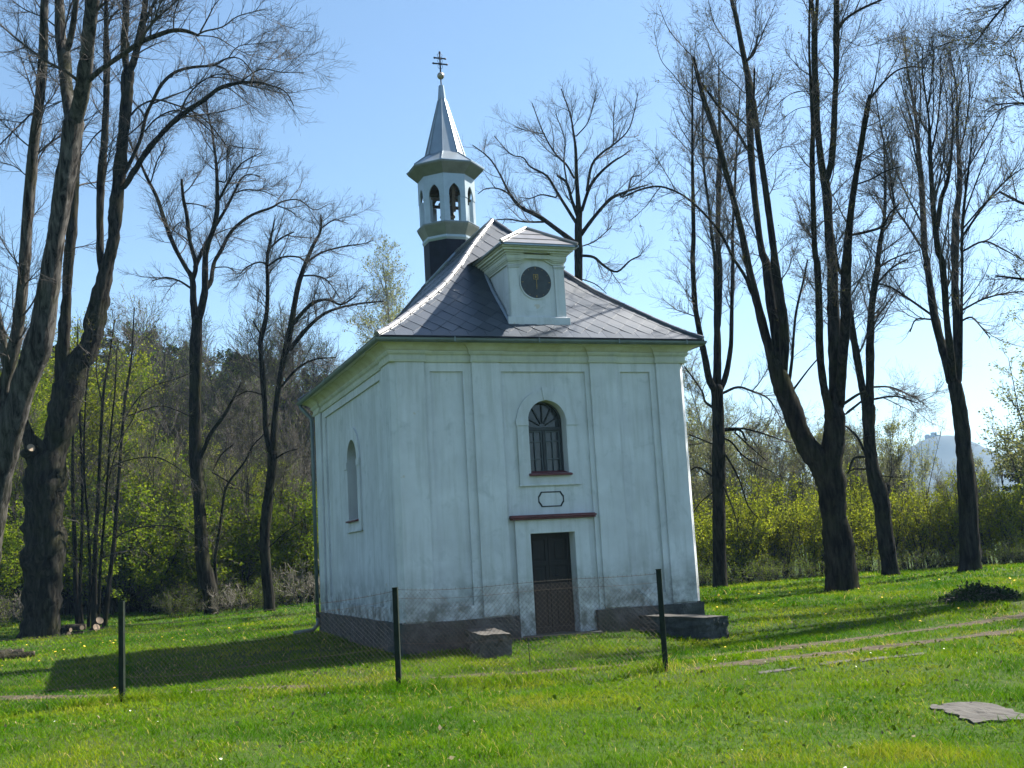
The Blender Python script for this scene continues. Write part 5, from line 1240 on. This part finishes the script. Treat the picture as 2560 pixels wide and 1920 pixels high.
for px, D, h in [(450, 46.5, 1.2), (500, 48.5, 1.8), (560, 47.5, 1.3), (625, 48.5, 1.4), (760, 50, 2.0), (700, 50.5, 1.7), (60, 46, 1.3), (410, 49, 1.6), (-30, 44, 1.6)]:
    place('brush', px, D, h, *G5, var=(0 if px in (560, 760, 60) else 1))
G10 = ('thin dark sapling among the shrubs of the left wood edge', 'sapling', 'dark saplings in the left wood edge')
for px, D, h in [(-30, 47, 8), (35, 50, 9), (165, 50, 8.5), (300, 50, 8), (350, 51, 9), (405, 50, 7.5), (465, 52, 8.5), (535, 51, 8), (600, 52, 8.5), (635, 53, 9), (705, 53, 8), (745, 54, 9), (785, 55, 8), (375, 54, 9), (560, 55, 9.5), (665, 56, 9)]:
    place('pole', px, D, h, *G10)
for px, D, h in [(350, 49.5, 4.6), (520, 51, 4.8), (575, 51.5, 4.6), (680, 53, 4.8), (735, 53, 5.0), (790, 54, 4.8), (300, 53, 6), (450, 57, 6.5), (-50, 52, 6), (10, 53, 6)]:
    place('shrub', px, D, h, *G1, wide=1.25)
# right thicket
G6 = ('budding yellow-green shrub in the thicket right of the chapel', 'shrub', 'yellow-green shrubs in the right thicket')
for px, D, h in [(1705, 47, 3.4), (1750, 49, 3.6), (1835, 47, 3.6), (1885, 49, 4.0), (1935, 47, 3.8), (1990, 48, 4.0), (2045, 47, 3.4), (2140, 46, 3.2), (2180, 48, 3.6), (2255, 49, 3.2), (2300, 47, 2.8), (2345, 49, 3.4), (2390, 47, 3.4), (2465, 46, 3.2), (2510, 48, 3.6), (2560, 45, 3.4), (2610, 47, 3.8), (1860, 54, 4.0), (2090, 52, 4.0), (2380, 55, 4.0), (2560, 55, 4.4)]:
    place('yshrub', px, D, h*(.75+.4*rp.random()), *G6, wide=1.1)
G7 = ('pale willow with upright stems behind the right thicket', 'willow', 'pale willows behind the right thicket')
for px, D, h in [(1715, 60, 8.6), (1765, 64, 9), (1815, 58, 8.4), (1865, 62, 8.6), (1910, 57, 8.0), (1960, 61, 7.6), (2010, 58, 8.0), (2085, 60, 7.6), (2140, 57, 7.6), (2190, 59, 8.2), (2235, 56, 7.4), (2275, 62, 7.0), (2325, 60, 5.2), (2375, 62, 4.6), (2440, 60, 5.0), (2490, 58, 5.6), (2050, 66, 8.2), (1935, 68, 9), (2215, 66, 8), (2160, 70, 9)]:
    place('willow', px, D, h, *G7)
G8 = ('thin bare sapling among the shrubs of the right thicket', 'sapling', 'bare saplings in the right thicket')
for px, D, h in [(1775, 55, 7.0), (1830, 56, 7.5), (1885, 55, 7.2), (1950, 56, 7.0), (2000, 55, 6.5), (2060, 54, 6.4), (2120, 54, 6.2), (2170, 53, 6.6), (2235, 54, 6.0), (2285, 55, 5.4), (2350, 56, 4.6), (2410, 56, 4.6), (2470, 57, 5.5)]:
    place('pole', px, D, h, *G8)
G9 = ('low tangled brush under the right thicket at the edge of the grass', 'brush', 'brush under the right thicket')
for px, D, h in [(1720, 44.5, 1.1), (1840, 44.5, 1.1), (1945, 44.5, 1.0), (2050, 44, 1.0), (2150, 44, .9), (2260, 44, .9), (2360, 44, .9), (2470, 43, .9), (2570, 43, 1.0)]:
    place('brush', px, D, h, *G9, wide=1.3, var=1)
place('willow', 2625, 47, 8.6, 'broad pale willow at the far right edge of the picture beside the hill', 'willow', 'pale willows at the right edge', wide=1.5, var=0)
place('willow', 2690, 52, 10.5, 'broad pale willow at the far right edge of the picture beside the hill', 'willow', 'pale willows at the right edge', wide=1.4, var=0)
place('spruce', 2570, 58, 6.6, 'short dark conifer half hidden behind shrubs at the right edge', 'conifer', None, wide=1.5)
place('spruce', 2650, 62, 8, 'dark conifer just outside the right edge behind shrubs', 'conifer', None, wide=1.5)
# pale trees seen over the chapel roof
place('pale', 1020, 78, 23, 'pale leafing birch seen left of the bell turret above the roof', 'tree', None)
place('pale', 945, 82, 19.5, 'smaller pale leafing birch behind the left eave', 'tree', None)
place('pale', 1560, 84, 17.5, 'pale bare treetop showing just above the right roof slope', 'tree', None)
place('pale', 1790, 95, 18, 'faint pale tree between the chapel corner and the forked tree', 'tree', None)
place('pale', 830, 90, 14.5, 'faint pale treetop left of the chapel eaves corner', 'tree', None)
for k, ps in PROTO.items():
    for o in ps:
        if o.name not in USED:
            for ch in list(o.children): bpy.data.objects.remove(ch)
            bpy.data.objects.remove(o)
for o in COL.objects:
    if 'H' in o.keys(): del o['H']

# ------------------------------------------------------------------ far wood, hill, ruin
rh = np.random.default_rng(8)
hp = at_depth(2378, horizon_y(2378), 1500); hc = hp[:2]
ux = np.array([CR[0], CR[1]]); ux /= np.linalg.norm(ux); vx = np.array([-ux[1], ux[0]])
gx_ = np.linspace(-620, 620, 150); gy_ = np.linspace(-380, 420, 60)
HX, HY = np.meshgrid(gx_, gy_)
rr = np.hypot(HX*np.where(HX < 0, .95, 1.0), HY*.8)
prof_r = [0, 12, 24, 38, 58, 80, 110, 150, 200, 280, 420, 700]; prof_h = [132, 131, 127, 119, 105, 91, 75, 57, 40, 22, 8, -8]
HZ = np.interp(rr, prof_r, prof_h)+.5*rh.normal(size=HX.shape)*(rr > 25)+.6*np.sin(HX*.11+HY*.07)
HZ = HZ-6
hv = np.stack([hc[0]+HX*ux[0]+HY*vx[0], hc[1]+HX*ux[1]+HY*vx[1], HZ], -1).reshape(-1, 3)
ii = np.arange(HX.size).reshape(HX.shape)
hill = np_mesh('hill', hv, [np.stack([ii[:-1, :-1], ii[:-1, 1:], ii[1:, 1:], ii[1:, :-1]], -1).reshape(-1, 4)], M['far'], smooth=True)
tag(hill, kind='structure')
cb = (hc[0]-ux[0]*9, hc[1]-ux[1]*9, 125.5)
ru = empty('castle_ruin', cb, 'tiny hazy castle ruin with a square tower on top of the distant hill', 'castle')
MB().box(-2.6, 2.6, -3, 3, -4, 4.4).box(-2.6, -1, -3, 3, 4.401, 5.2).box(1, 2.6, -3, 3, 4.401, 5.2).build('tower', M['castle'], ru)
MB().box(-13, -2.65, -3, 3, -6, 1.2).box(2.65, 9, -3, 3, -6, 1.6).box(-12, -10, -3, 3, 1.201, 2.4).build('wall', M['castle'], ru)
# a line of woodland across the fields, one far mass of crowns
def wood_mass(name, x0, x1, D, h, n, seed, m):
    rg = np.random.default_rng(seed); Vs, Qs = Geo(), None
    for i in range(n):
        px = rg.uniform(x0, x1); d = D*(1+.25*rg.random()); p = spot(px, d); hh = h*(.6+.6*rg.random())
        c = p+np.array([0, 0, hh*.5]); k = 260
        u = norm(rg.normal(size=(k, 3))); rad = (rg.random(k)**.4)[:, None]; pt = c+u*rad*np.array([hh*.42, hh*.42, hh*.52])
        a = norm(rg.normal(size=(k, 3))); b_ = norm(np.cross(a, rg.normal(size=(k, 3)))); s = hh*.085
        V = np.stack([pt-a*s, pt+b_*s, pt+a*s, pt-b_*s], 1).reshape(-1, 3); Vs.add(V, np.arange(4*k).reshape(k, 4), np.repeat(rg.random(k), 4))
    o = Vs.build(name, M[m], None, (0, 0, 0)); tag(o, kind='stuff'); return o
wood_mass('far_wood', 1650, 2750, 230, 8, 90, 3, 'leaf_green')
wood_mass('far_wood', -200, 1000, 125, 9, 110, 4, 'needle')

# ------------------------------------------------------------------ chain-link fence
PB = [np.array([-9.4, -1.95]), np.array([-5.17, -3.84]), np.array([-1.506, -5.545]), np.array([1.772, -7.377])]
fe = empty('wire_fence', (PB[2][0], PB[2][1], T(*PB[2])), 'sagging rusty chain-link fence on dark green posts crossing in front of the chapel', 'fence')
fo = fe.location
PT = []
for i, p in enumerate(PB):
    z = T(*p); h = [1.4, 1.42, 1.40, 1.37][i]
    d = norm(PB[min(i+1, 3)]-PB[max(i-1, 0)])
    a = .036; n_ = np.array([-d[1], d[0]])
    poly = [tuple(p+d*s*a+n_*t*a) for s, t in ((-1, -1), (1, -1), (1, 1), (-1, 1))]
    mb = MB().prism(poly, z-.3, z+h)
    poly2 = [tuple(p+d*s*.04+n_*t*.04) for s, t in ((-1, -1), (1, -1), (1, 1), (-1, 1))]
    mb.prism(poly2, z+h+.0005, z+h+.012)
    mb.build('post', M['post'], fe, origin=fo); PT.append(z+h)
rf = np.random.default_rng(2)
segP, segR = [], []
wm, lw = Geo(), Geo()
for i in range(3):
    a, b_ = PB[i], PB[i+1]; ln = np.linalg.norm(b_-a); d = (b_-a)/ln; n_ = np.array([-d[1], d[0]])
    sagt = [.30, .16, .08][i]; t0z = [-.25, -.32, -.02][i]; t1z = [-.32, -.02, -.03][i]
    def top(s):
        u = s/ln; return PT[i]*(1-u)+PT[i+1]*u+t0z*(1-u)+t1z*u-sagt*4*u*(1-u)*.5-.02*np.sin(s*2.1)
    def bot(s):
        q = a+d*s; return T(q[0], q[1])+.03
    pitch = .064; n = int(ln/pitch)
    for sgn in (1, -1):
        for k in range(-28, n+28):
            s0 = k*pitch
            u = np.linspace(0, 1.5, 9); S = s0+sgn*u*.92; Z = u
            pts = []
            for s, zz in zip(S, Z):
                if not (0 <= s <= ln): continue
                zb, ztp = bot(s), top(s); zc = zb+zz
                if zc > ztp: continue
                w_ = .035*math.sin(s*1.7+i)*math.sin(zz*2.2)+.004*sgn
                q = a+d*s+n_*w_; pts.append((q[0]+rf.normal()*.003, q[1]+rf.normal()*.003, zc+rf.normal()*.003))
            if len(pts) > 1:
                p_, r_ = rs_path(np.array(pts), np.full(len(pts), .0017), 8); segP.append(p_); segR.append(r_)
    S = np.linspace(0, ln, 40)
    for dz, r in ((0, .003), (-.12, .0022), (-.75, .002)):
        pts = np.array([[*(a+d*s), max(top(s)+dz, bot(s))] for s in S]); V, Q = tubes(pts[None], np.full((1, 40), r), 4); lw.add(V, Q)
    for s in np.arange(.05, ln, pitch):          # the twisted wire ends along the top
        q = a+d*s; z = top(s); pts = np.array([[q[0], q[1], z-.01], [q[0], q[1], z+.022+rf.random()*.008]])
        V, Q = tubes(pts[None], np.full((1, 2), .0022), 3); lw.add(V, Q)
V, Q = tubes(np.stack(segP), np.stack(segR), 3); wm.add(V, Q)
wm.build('wire_mesh', M['wire'], fe, np.array(fo)); lw.build('line_wire', M['wire'], fe, np.array(fo))
# thin stake standing in the grass in front of the bench
sp_ = on_ground(1328, 1690)
sk = MB().tube([(sp_[0], sp_[1], sp_[2]-.1), (sp_[0]-.01, sp_[1], sp_[2]+.28), (sp_[0]-.02, sp_[1], sp_[2]+.56)], [.008, .007, .005], 6)
tag(sk.build('stake', M['post'], origin=tuple(sp_)), 'thin dark stake standing upright in the grass before the chapel door', 'stake')

# ------------------------------------------------------------------ small things on the ground
def slab_thing(name, quad_px, zoff, thick, mt, label, cat, group=None, seed=0, n=10, amp=.02):
    rg = random.Random(seed); c = [Vector(on_ground(*p)) for p in quad_px]; ctr = sum(c, Vector())/4
    bm = bmesh.new(); top = []
    for i in range(n+1):
        for j in range(n+1):
            q = c[0].lerp(c[1], i/n).lerp(c[3].lerp(c[2], i/n), j/n); e = (i in (0, n)) or (j in (0, n))
            z = T(q.x, q.y)+zoff+rg.gauss(0, .004)
            top.append(bm.verts.new((q.x+rg.gauss(0, amp if e else .004), q.y+rg.gauss(0, amp if e else .004), z)))
    for i in range(n):
        for j in range(n): bm.faces.new((top[i*(n+1)+j], top[(i+1)*(n+1)+j], top[(i+1)*(n+1)+j+1], top[i*(n+1)+j+1]))
    r = bmesh.ops.extrude_face_region(bm, geom=bm.faces[:])
    for v in [g for g in r['geom'] if isinstance(g, bmesh.types.BMVert)]: v.co.z -= thick
    bmesh.ops.recalc_face_normals(bm, faces=bm.faces); bm.verts.index_update()
    mb = MB().add([tuple(v.co) for v in bm.verts], [tuple(v.index for v in f.verts) for f in bm.faces]); bm.free()
    o = mb.build(name, M[mt], origin=(ctr.x, ctr.y, T(ctr.x, ctr.y)), recalc=False); tag(o, label, cat, group); return o
slab_thing('stone_slab', [(2322, 1768), (2445, 1758), (2600, 1800), (2440, 1812)], .02, .15, 'slab', 'flat worn concrete slab sunk in the grass at lower right', 'slab', None, 1, 12, .03)
for k, (q, lb) in enumerate([([(1895, 1682), (1995, 1670), (1997, 1674), (1897, 1687)], 'shortest flat edging stone in the grass below the wheel tracks'),
                            ([(2050, 1660), (2125, 1650), (2127, 1655), (2052, 1665)], 'middle flat edging stone in the grass below the wheel tracks'),
                            ([(2150, 1650), (2308, 1633), (2310, 1638), (2152, 1656)], 'longest flat edging stone in the grass below the wheel tracks')]):
    slab_thing('edging_stone', q, .015, .12, 'slab', lb, 'edging stone', 'edging stones beside the track', 5+k, 6, .012)
def log_pile(name, px, py, D, n, ln, r, label, seed, slices=0):
    rg = random.Random(seed); p = on_ground(px, py) if D is None else spot(px, D)
    e = empty(name, tuple(p), label, 'log pile')
    for i in range(n):
        a = rg.uniform(0, 3.14); x, y = rg.gauss(0, .30), rg.gauss(0, .18); rr_ = r*rg.uniform(.6, 1.2); z = rr_+rg.choice([0, 0, r*1.5])
        dx, dy = math.cos(a)*ln/2*rg.uniform(.5, 1), math.sin(a)*ln/2*rg.uniform(.3, .8)
        A = (x-dx, y-dy, z+rg.gauss(0, .03)); B = (x+dx, y+dy, z+rg.gauss(0, .03))
        lo = MB().tube([A, lerp(A, B, .5), B], [rr_, rr_*1.05, rr_*.95], 10, cap=False).build('log', M['bark'], e, smooth=True)
        ends = MB()
        for P_, Q_ in ((A, B), (B, A)):
            dd = (Vector(P_)-Vector(Q_)).normalized(); ends.tube([Vector(P_)-dd*.02, Vector(P_)+dd*.004], [rr_*.96, rr_*.94], 10)
        ends.build('cut_end', M['cutwood'], lo)
log_pile('log_pile', 15, 1648, None, 7, .9, .10, 'small heap of cut logs at the left edge on bare earth', 1)
log_pile('log_pile', 175, 1588, None, 9, .8, .10, 'heap of cut branches and logs at the foot of the massive double tree', 2)
# sawn log rounds leaning on the stem clump
for k, (px, py, r, lb) in enumerate([(249, 1566, .15, 'upper pale sawn log round leaning against the sapling stems'), (241, 1578, .14, 'lower pale sawn log round leaning against the sapling stems')]):
    b_ = spot(px, 42.2-.35*k); z = b_[2]+(.36 if k == 0 else .14)
    dv = norm(norm(np.array([CAM[0]-b_[0], CAM[1]-b_[1], .5]))+.7*np.array(SDIR))
    A = np.array([b_[0], b_[1], z])
    o_ = MB().tube([A-dv*.30, A], [r*1.05, r], 18, cap=False)
    e = empty('log_round', (b_[0], b_[1], z), lb, 'log', 'sawn log rounds')
    o_.build('bark', M['bark'], e, smooth=True, origin=e.location); MB().tube([A-dv*.01, A+dv*.006], [r*.96, r*.95], 18).build('cut_face', M['cutwood'], e, origin=e.location)
sb_ = spot(245, 42.4); st_ = MB().lathe([(.26, -.1), (.22, .02), (.20, .08), (.19, .10)], 14, sb_[0], sb_[1])
st_.v = [(x, y, z+sb_[2]) for x, y, z in st_.v]
tag(st_.build('tree_stump', M['bark'], origin=tuple(sb_), smooth=False), 'low stump carrying the sawn log rounds beside the sapling stems', 'stump')
# heap of cut conifer brush
bp = on_ground(2450, 1502); rb = np.random.default_rng(6); n = 420
a = rb.random(n)*2*np.pi; q = np.sqrt(rb.random(n)); cx_, cy_ = 0.72*q*np.cos(a), .42*q*np.sin(a); cz_ = .26*(1-q**2)*rb.random(n)+.02
P0 = np.stack([cx_*CR[0]-cy_*CR[1], cx_*CR[1]+cy_*CR[0], cz_], -1)+bp
d = norm(rb.normal(size=(n, 3))*np.array([1, 1, .35])); Pp = np.stack([P0-d*.18, P0+d*.05+np.array([0, 0, .03]), P0+d*.22], 1)
e = empty('brush_heap', tuple(bp), 'dark heap of cut conifer brush lying on the grass at right', 'brush heap')
g = Geo(); V, Q = tubes(Pp, np.full((n, 3), .008), 3); g.add(V, Q); g.build('sticks', M['twig'], e, bp)
g = Geo(); V, Q, t_ = leaves_at(rb, Pp, 2600, .09, .05, .8, .1); V[:, 2] = np.maximum(V[:, 2], bp[2]+.005); g.add(V, Q, t_); g.build('foliage', M['needle'], e, bp)

# ------------------------------------------------------------------ grass
rg = np.random.default_rng(21)
def vnoise(x, y, s, seed):
    r_ = np.random.default_rng(seed); tb = r_.random((64, 64)); fx, fy = x/s+1000, y/s+1000
    i, j = np.floor(fx).astype(int), np.floor(fy).astype(int); u, v = fx-i, fy-j; u = u*u*(3-2*u); v = v*v*(3-2*v)
    t = lambda a_, b__: tb[a_ % 64, b__ % 64]
    return t(i, j)*(1-u)*(1-v)+t(i+1, j)*u*(1-v)+t(i, j+1)*(1-u)*v+t(i+1, j+1)*u*v
def candidates(dmin, dmax, dens):
    """random points on the ground that the photograph's view (with a margin) takes in"""
    hd = np.array([math.sin(YAW), math.cos(YAW)]); sd = np.array([hd[1], -hd[0]])
    half = lambda d: d*.60+4
    n_ = int((dmax-dmin)*2*half((dmin+dmax)/2)*dens)
    d = np.sqrt(rg.random(n_)*(dmax**2-dmin**2)+dmin**2); s = (rg.random(n_)*2-1)*half(d)
    x = CAM[0]+hd[0]*d+sd[0]*s; y = CAM[1]+hd[1]*d+sd[1]*s
    return x, y, d
def keep_mask(x, y, rut=.20):
    k = ~((x > -.1) & (x < W+.1) & (y > -.12) & (y < L+.1))
    k &= ~((x > .95) & (x < 1.75) & (y > -2.1) & (y < 0) & (x > .9+.15*(y+2.1)) & (x < 1.42+.17*(y+2.2)))
    k &= ~((y > -2.1) & (y < 0) & (x > 5.4-.2*(y+2.1)) & (x < 5.85-.16*(y+2.1)))
    k &= ~((x > 2.4) & (x < 4.1) & (y > -.36) & (y < .1))
    sl_ = [on_ground(*p) for p in ((2322, 1768), (2445, 1758), (2600, 1800), (2440, 1812))]
    ins = np.ones(len(x), bool)
    for i in range(4):
        A, B = sl_[i], sl_[(i+1) % 4]; ins &= ((B[0]-A[0])*(y-A[1])-(B[1]-A[1])*(x-A[0])) < .02
    k &= ~ins
    idx = np.where(k)[0]; dm = np.full(len(x), 9.0)
    for a_ in range(0, len(idx), 20000):
        ii_ = idx[a_:a_+20000]; dm[ii_] = np.sqrt(((x[ii_, None]-RUTALL[None, :, 0])**2+(y[ii_, None]-RUTALL[None, :, 1])**2).min(1))
    worn = np.clip((dm-rut*.75)/.22, 0, 1)
    return k & (rg.random(len(x)) < worn+.03+.22*(vnoise(x, y, .35, 31) > .66)), dm
def fence_dist(x, y):
    best = np.full(len(x), 9.0)
    for i in range(3):
        a_, b__ = PB[i], PB[i+1]; v = b__-a_; t = np.clip(((x-a_[0])*v[0]+(y-a_[1])*v[1])/(v@v), 0, 1)
        best = np.minimum(best, np.hypot(x-a_[0]-t*v[0], y-a_[1]-t*v[1]))
    return best
GV, GQ, GT3, GTint, gbase = [], [], [], [], 0
for dmin, dmax, dens, hgt, wid in ((5.5, 10, 2100, .044, .0050), (10, 15, 1250, .047, .0075), (15, 22, 640, .052, .011), (22, 34, 270, .058, .017), (34, 50, 100, .068, .028)):
    x, y, dd = candidates(dmin, dmax, dens)
    px_, py_, zz_ = project(np.stack([x, y, np.full(len(x), -.5)], -1)); vis = (px_ > -1000) & (px_ < 3700) & (py_ < 2050)
    x, y, dd = x[vis], y[vis], dd[vis]
    k, dm = keep_mask(x, y)
    clump = vnoise(x, y, .45, 1)*.6+vnoise(x, y, .16, 2)*.4; patch = vnoise(x, y, 2.3, 3)
    k &= rg.random(len(x)) < (.35+1.0*clump)
    # bare, trodden earth under the left trees and sparse growth under the thicket
    bare = np.exp(-(((x+8.7)/1.8)**2+((y-14.5)/2.6)**2)); k &= rg.random(len(x)) > bare*.85
    x, y, dd, clump, patch, dm = x[k], y[k], dd[k], clump[k], patch[k], dm[k]; n_ = len(x); z = terrain(x, y)
    fd = fence_dist(x, y)
    h = hgt*(.55+.9*rg.random(n_))*(.55+.95*clump)*(1+1.5*np.exp(-(fd/.32)**2)*(vnoise(x, y, .5, 7) > .4))*(.5+.5*np.clip(dm/.5, .0, 1))
    tall = (vnoise(x, y, .55, 9) > .80); h = np.where(tall, h*1.6, h)
    az = rg.random(n_)*2*np.pi; lean = h*(.45+1.1*rg.random(n_)); ld = rg.random(n_)*2*np.pi
    w_ = wid*(.6+.8*rg.random(n_))*np.where(h > .1, 1.1, 1)
    c = np.stack([x, y, z-.006], -1); sdv = np.stack([np.cos(az), np.sin(az), np.zeros(n_)], -1)*w_[:, None]/2
    ln_ = np.stack([np.cos(ld)*lean, np.sin(ld)*lean, np.zeros(n_)], -1)
    m_ = c+ln_*.35+np.array([0, 0, 1])*(h*.62)[:, None]; tp = c+ln_+np.array([0, 0, 1])*h[:, None]
    V = np.stack([c-sdv, c+sdv, m_+sdv*.75, m_-sdv*.75, tp], 1).reshape(-1, 3)
    b0 = gbase+np.arange(n_)*5
    GQ.append(np.stack([b0, b0+1, b0+2, b0+3], -1)); GT3.append(np.stack([b0+3, b0+2, b0+4], -1))
    tint = np.clip(.12+.46*rg.random(n_)+.75*(patch-.5)+.65*(vnoise(x, y, .7, 5)-.5), 0, .88)
    dry = rg.random(n_) < (.022+.40*np.clip(vnoise(x, y, 1.1, 6)-.55, 0, 1)*vnoise(x, y, .3, 33)+.25*np.exp(-(dm/.35)**2)); tint = np.where(dry, .9+.1*rg.random(n_), tint)
    GTint.append(np.repeat(tint, 5)); GV.append(V); gbase += 5*n_
grass = np_mesh('grass', np.concatenate(GV), [np.concatenate(GQ), np.concatenate(GT3)], M['grass'], None, False, None, {'tint': np.concatenate(GTint)})
tag(grass, kind='stuff')
# broad-leaved ground plants among the grass
x, y, dd = candidates(5.5, 40, 60); k, dm = keep_mask(x, y, .3); k &= (vnoise(x, y, .8, 12) > .45) & (rg.random(len(x)) < np.clip(14/dd, .15, 1))
x, y, dd = x[k], y[k], dd[k]; n_ = len(x); z = terrain(x, y)+.02+.035*rg.random(n_)
c = np.stack([x, y, z], -1); s = (.012+.014*rg.random(n_))*(1+dd/35); az = rg.random(n_)*6.28
u = np.stack([np.cos(az), np.sin(az), .5*rg.normal(size=n_)], -1)*s[:, None]; v = np.stack([-np.sin(az), np.cos(az), .5*rg.normal(size=n_)], -1)*s[:, None]*.6
V = np.stack([c-u, c+v, c+u, c-v], 1).reshape(-1, 3)
tag(np_mesh('ground_cover', V, [np.arange(4*n_).reshape(-1, 4)], M['leaf_green'], None, False, None, {'tint': np.repeat(.6*rg.random(n_), 4)}), kind='stuff')
# dandelions and fallen white petals
def flowers(name, m_, pts, size, zup, sides=7):
    x, y = pts; n_ = len(x); z = terrain(x, y)+zup*(.6+.8*rg.random(n_)); a = np.arange(sides)*2*np.pi/sides
    d = np.hypot(x-CAM[0], y-CAM[1]); s = size*(.6+.7*rg.random(n_))
    tx, ty = .35*rg.normal(size=n_), .35*rg.normal(size=n_)
    ring = np.stack([x[:, None]+s[:, None]*np.cos(a), y[:, None]+s[:, None]*np.sin(a), z[:, None]+s[:, None]*(tx[:, None]*np.cos(a)+ty[:, None]*np.sin(a))], -1)
    top = np.stack([x, y, z+s*.45], -1)
    V = np.concatenate([ring, top[:, None]], 1).reshape(-1, 3); b0 = np.arange(n_)[:, None]*(sides+1)
    i = np.arange(sides); Tq = np.stack([b0+i, b0+(i+1) % sides, np.broadcast_to(b0+sides, (n_, sides))], -1).reshape(-1, 3)
    tag(np_mesh(name, V, [Tq], m_, None, True), kind='stuff')
x, y, dd = candidates(13, 44, 1.5); k, dm = keep_mask(x, y, .4)
left = np.exp(-((x+5)/5)**2-((y-12)/6)**2); right = np.exp(-((x-12)/7)**2-((y-5)/6)**2); near_wall = np.exp(-((x-3)/3)**2-((y+2.5)/1.6)**2)
k &= rg.random(len(x)) < (.02+.9*left+.45*right+.25*near_wall)*(vnoise(x, y, .9, 14)**1.5)*1.3
flowers('dandelion_flowers', M['dandelion'], (x[k], y[k]), .026, .07)
x, y, dd = candidates(6, 17, .7); k, dm = keep_mask(x, y, .2); k &= (vnoise(x, y, .7, 15) > .62) & (rg.random(len(x)) < .8)
flowers('white_petals', M['petal'], (x[k], y[k]), .013, .045, 5)
# dry leaf litter
x, y, dd = candidates(6, 24, 14); k, dm = keep_mask(x, y, .1); k &= (vnoise(x, y, .6, 17) > .62) & (rg.random(len(x)) < .6)
x, y = x[k], y[k]; n_ = len(x); c = np.stack([x, y, terrain(x, y)+.03+.02*rg.random(n_)], -1); u = rg.normal(size=(n_, 3))*.015; v = np.cross(norm(u), rg.normal(size=(n_, 3)))*.010
V = np.stack([c-u, c+v, c+u, c-v], 1).reshape(-1, 3)
tag(np_mesh('leaf_litter', V, [np.arange(4*n_).reshape(-1, 4)], M['drystem']), kind='stuff')

# ------------------------------------------------------------------ air
hz = MB().box(-3200, 3200, -3200, 3200, -40, 175)
m_ = bpy.data.materials.new('haze_air'); m_.use_nodes = True; nt = m_.node_tree; nt.nodes.remove(nt.nodes['Principled BSDF'])
pv = nt.nodes.new('ShaderNodeVolumePrincipled'); pv.inputs['Density'].default_value = .0002; pv.inputs['Anisotropy'].default_value = .1; pv.inputs['Color'].default_value = (.42, .68, 1, 1)
nt.links.new(pv.outputs[0], nt.nodes['Material Output'].inputs['Volume'])
tag(hz.build('haze', m_), kind='stuff')
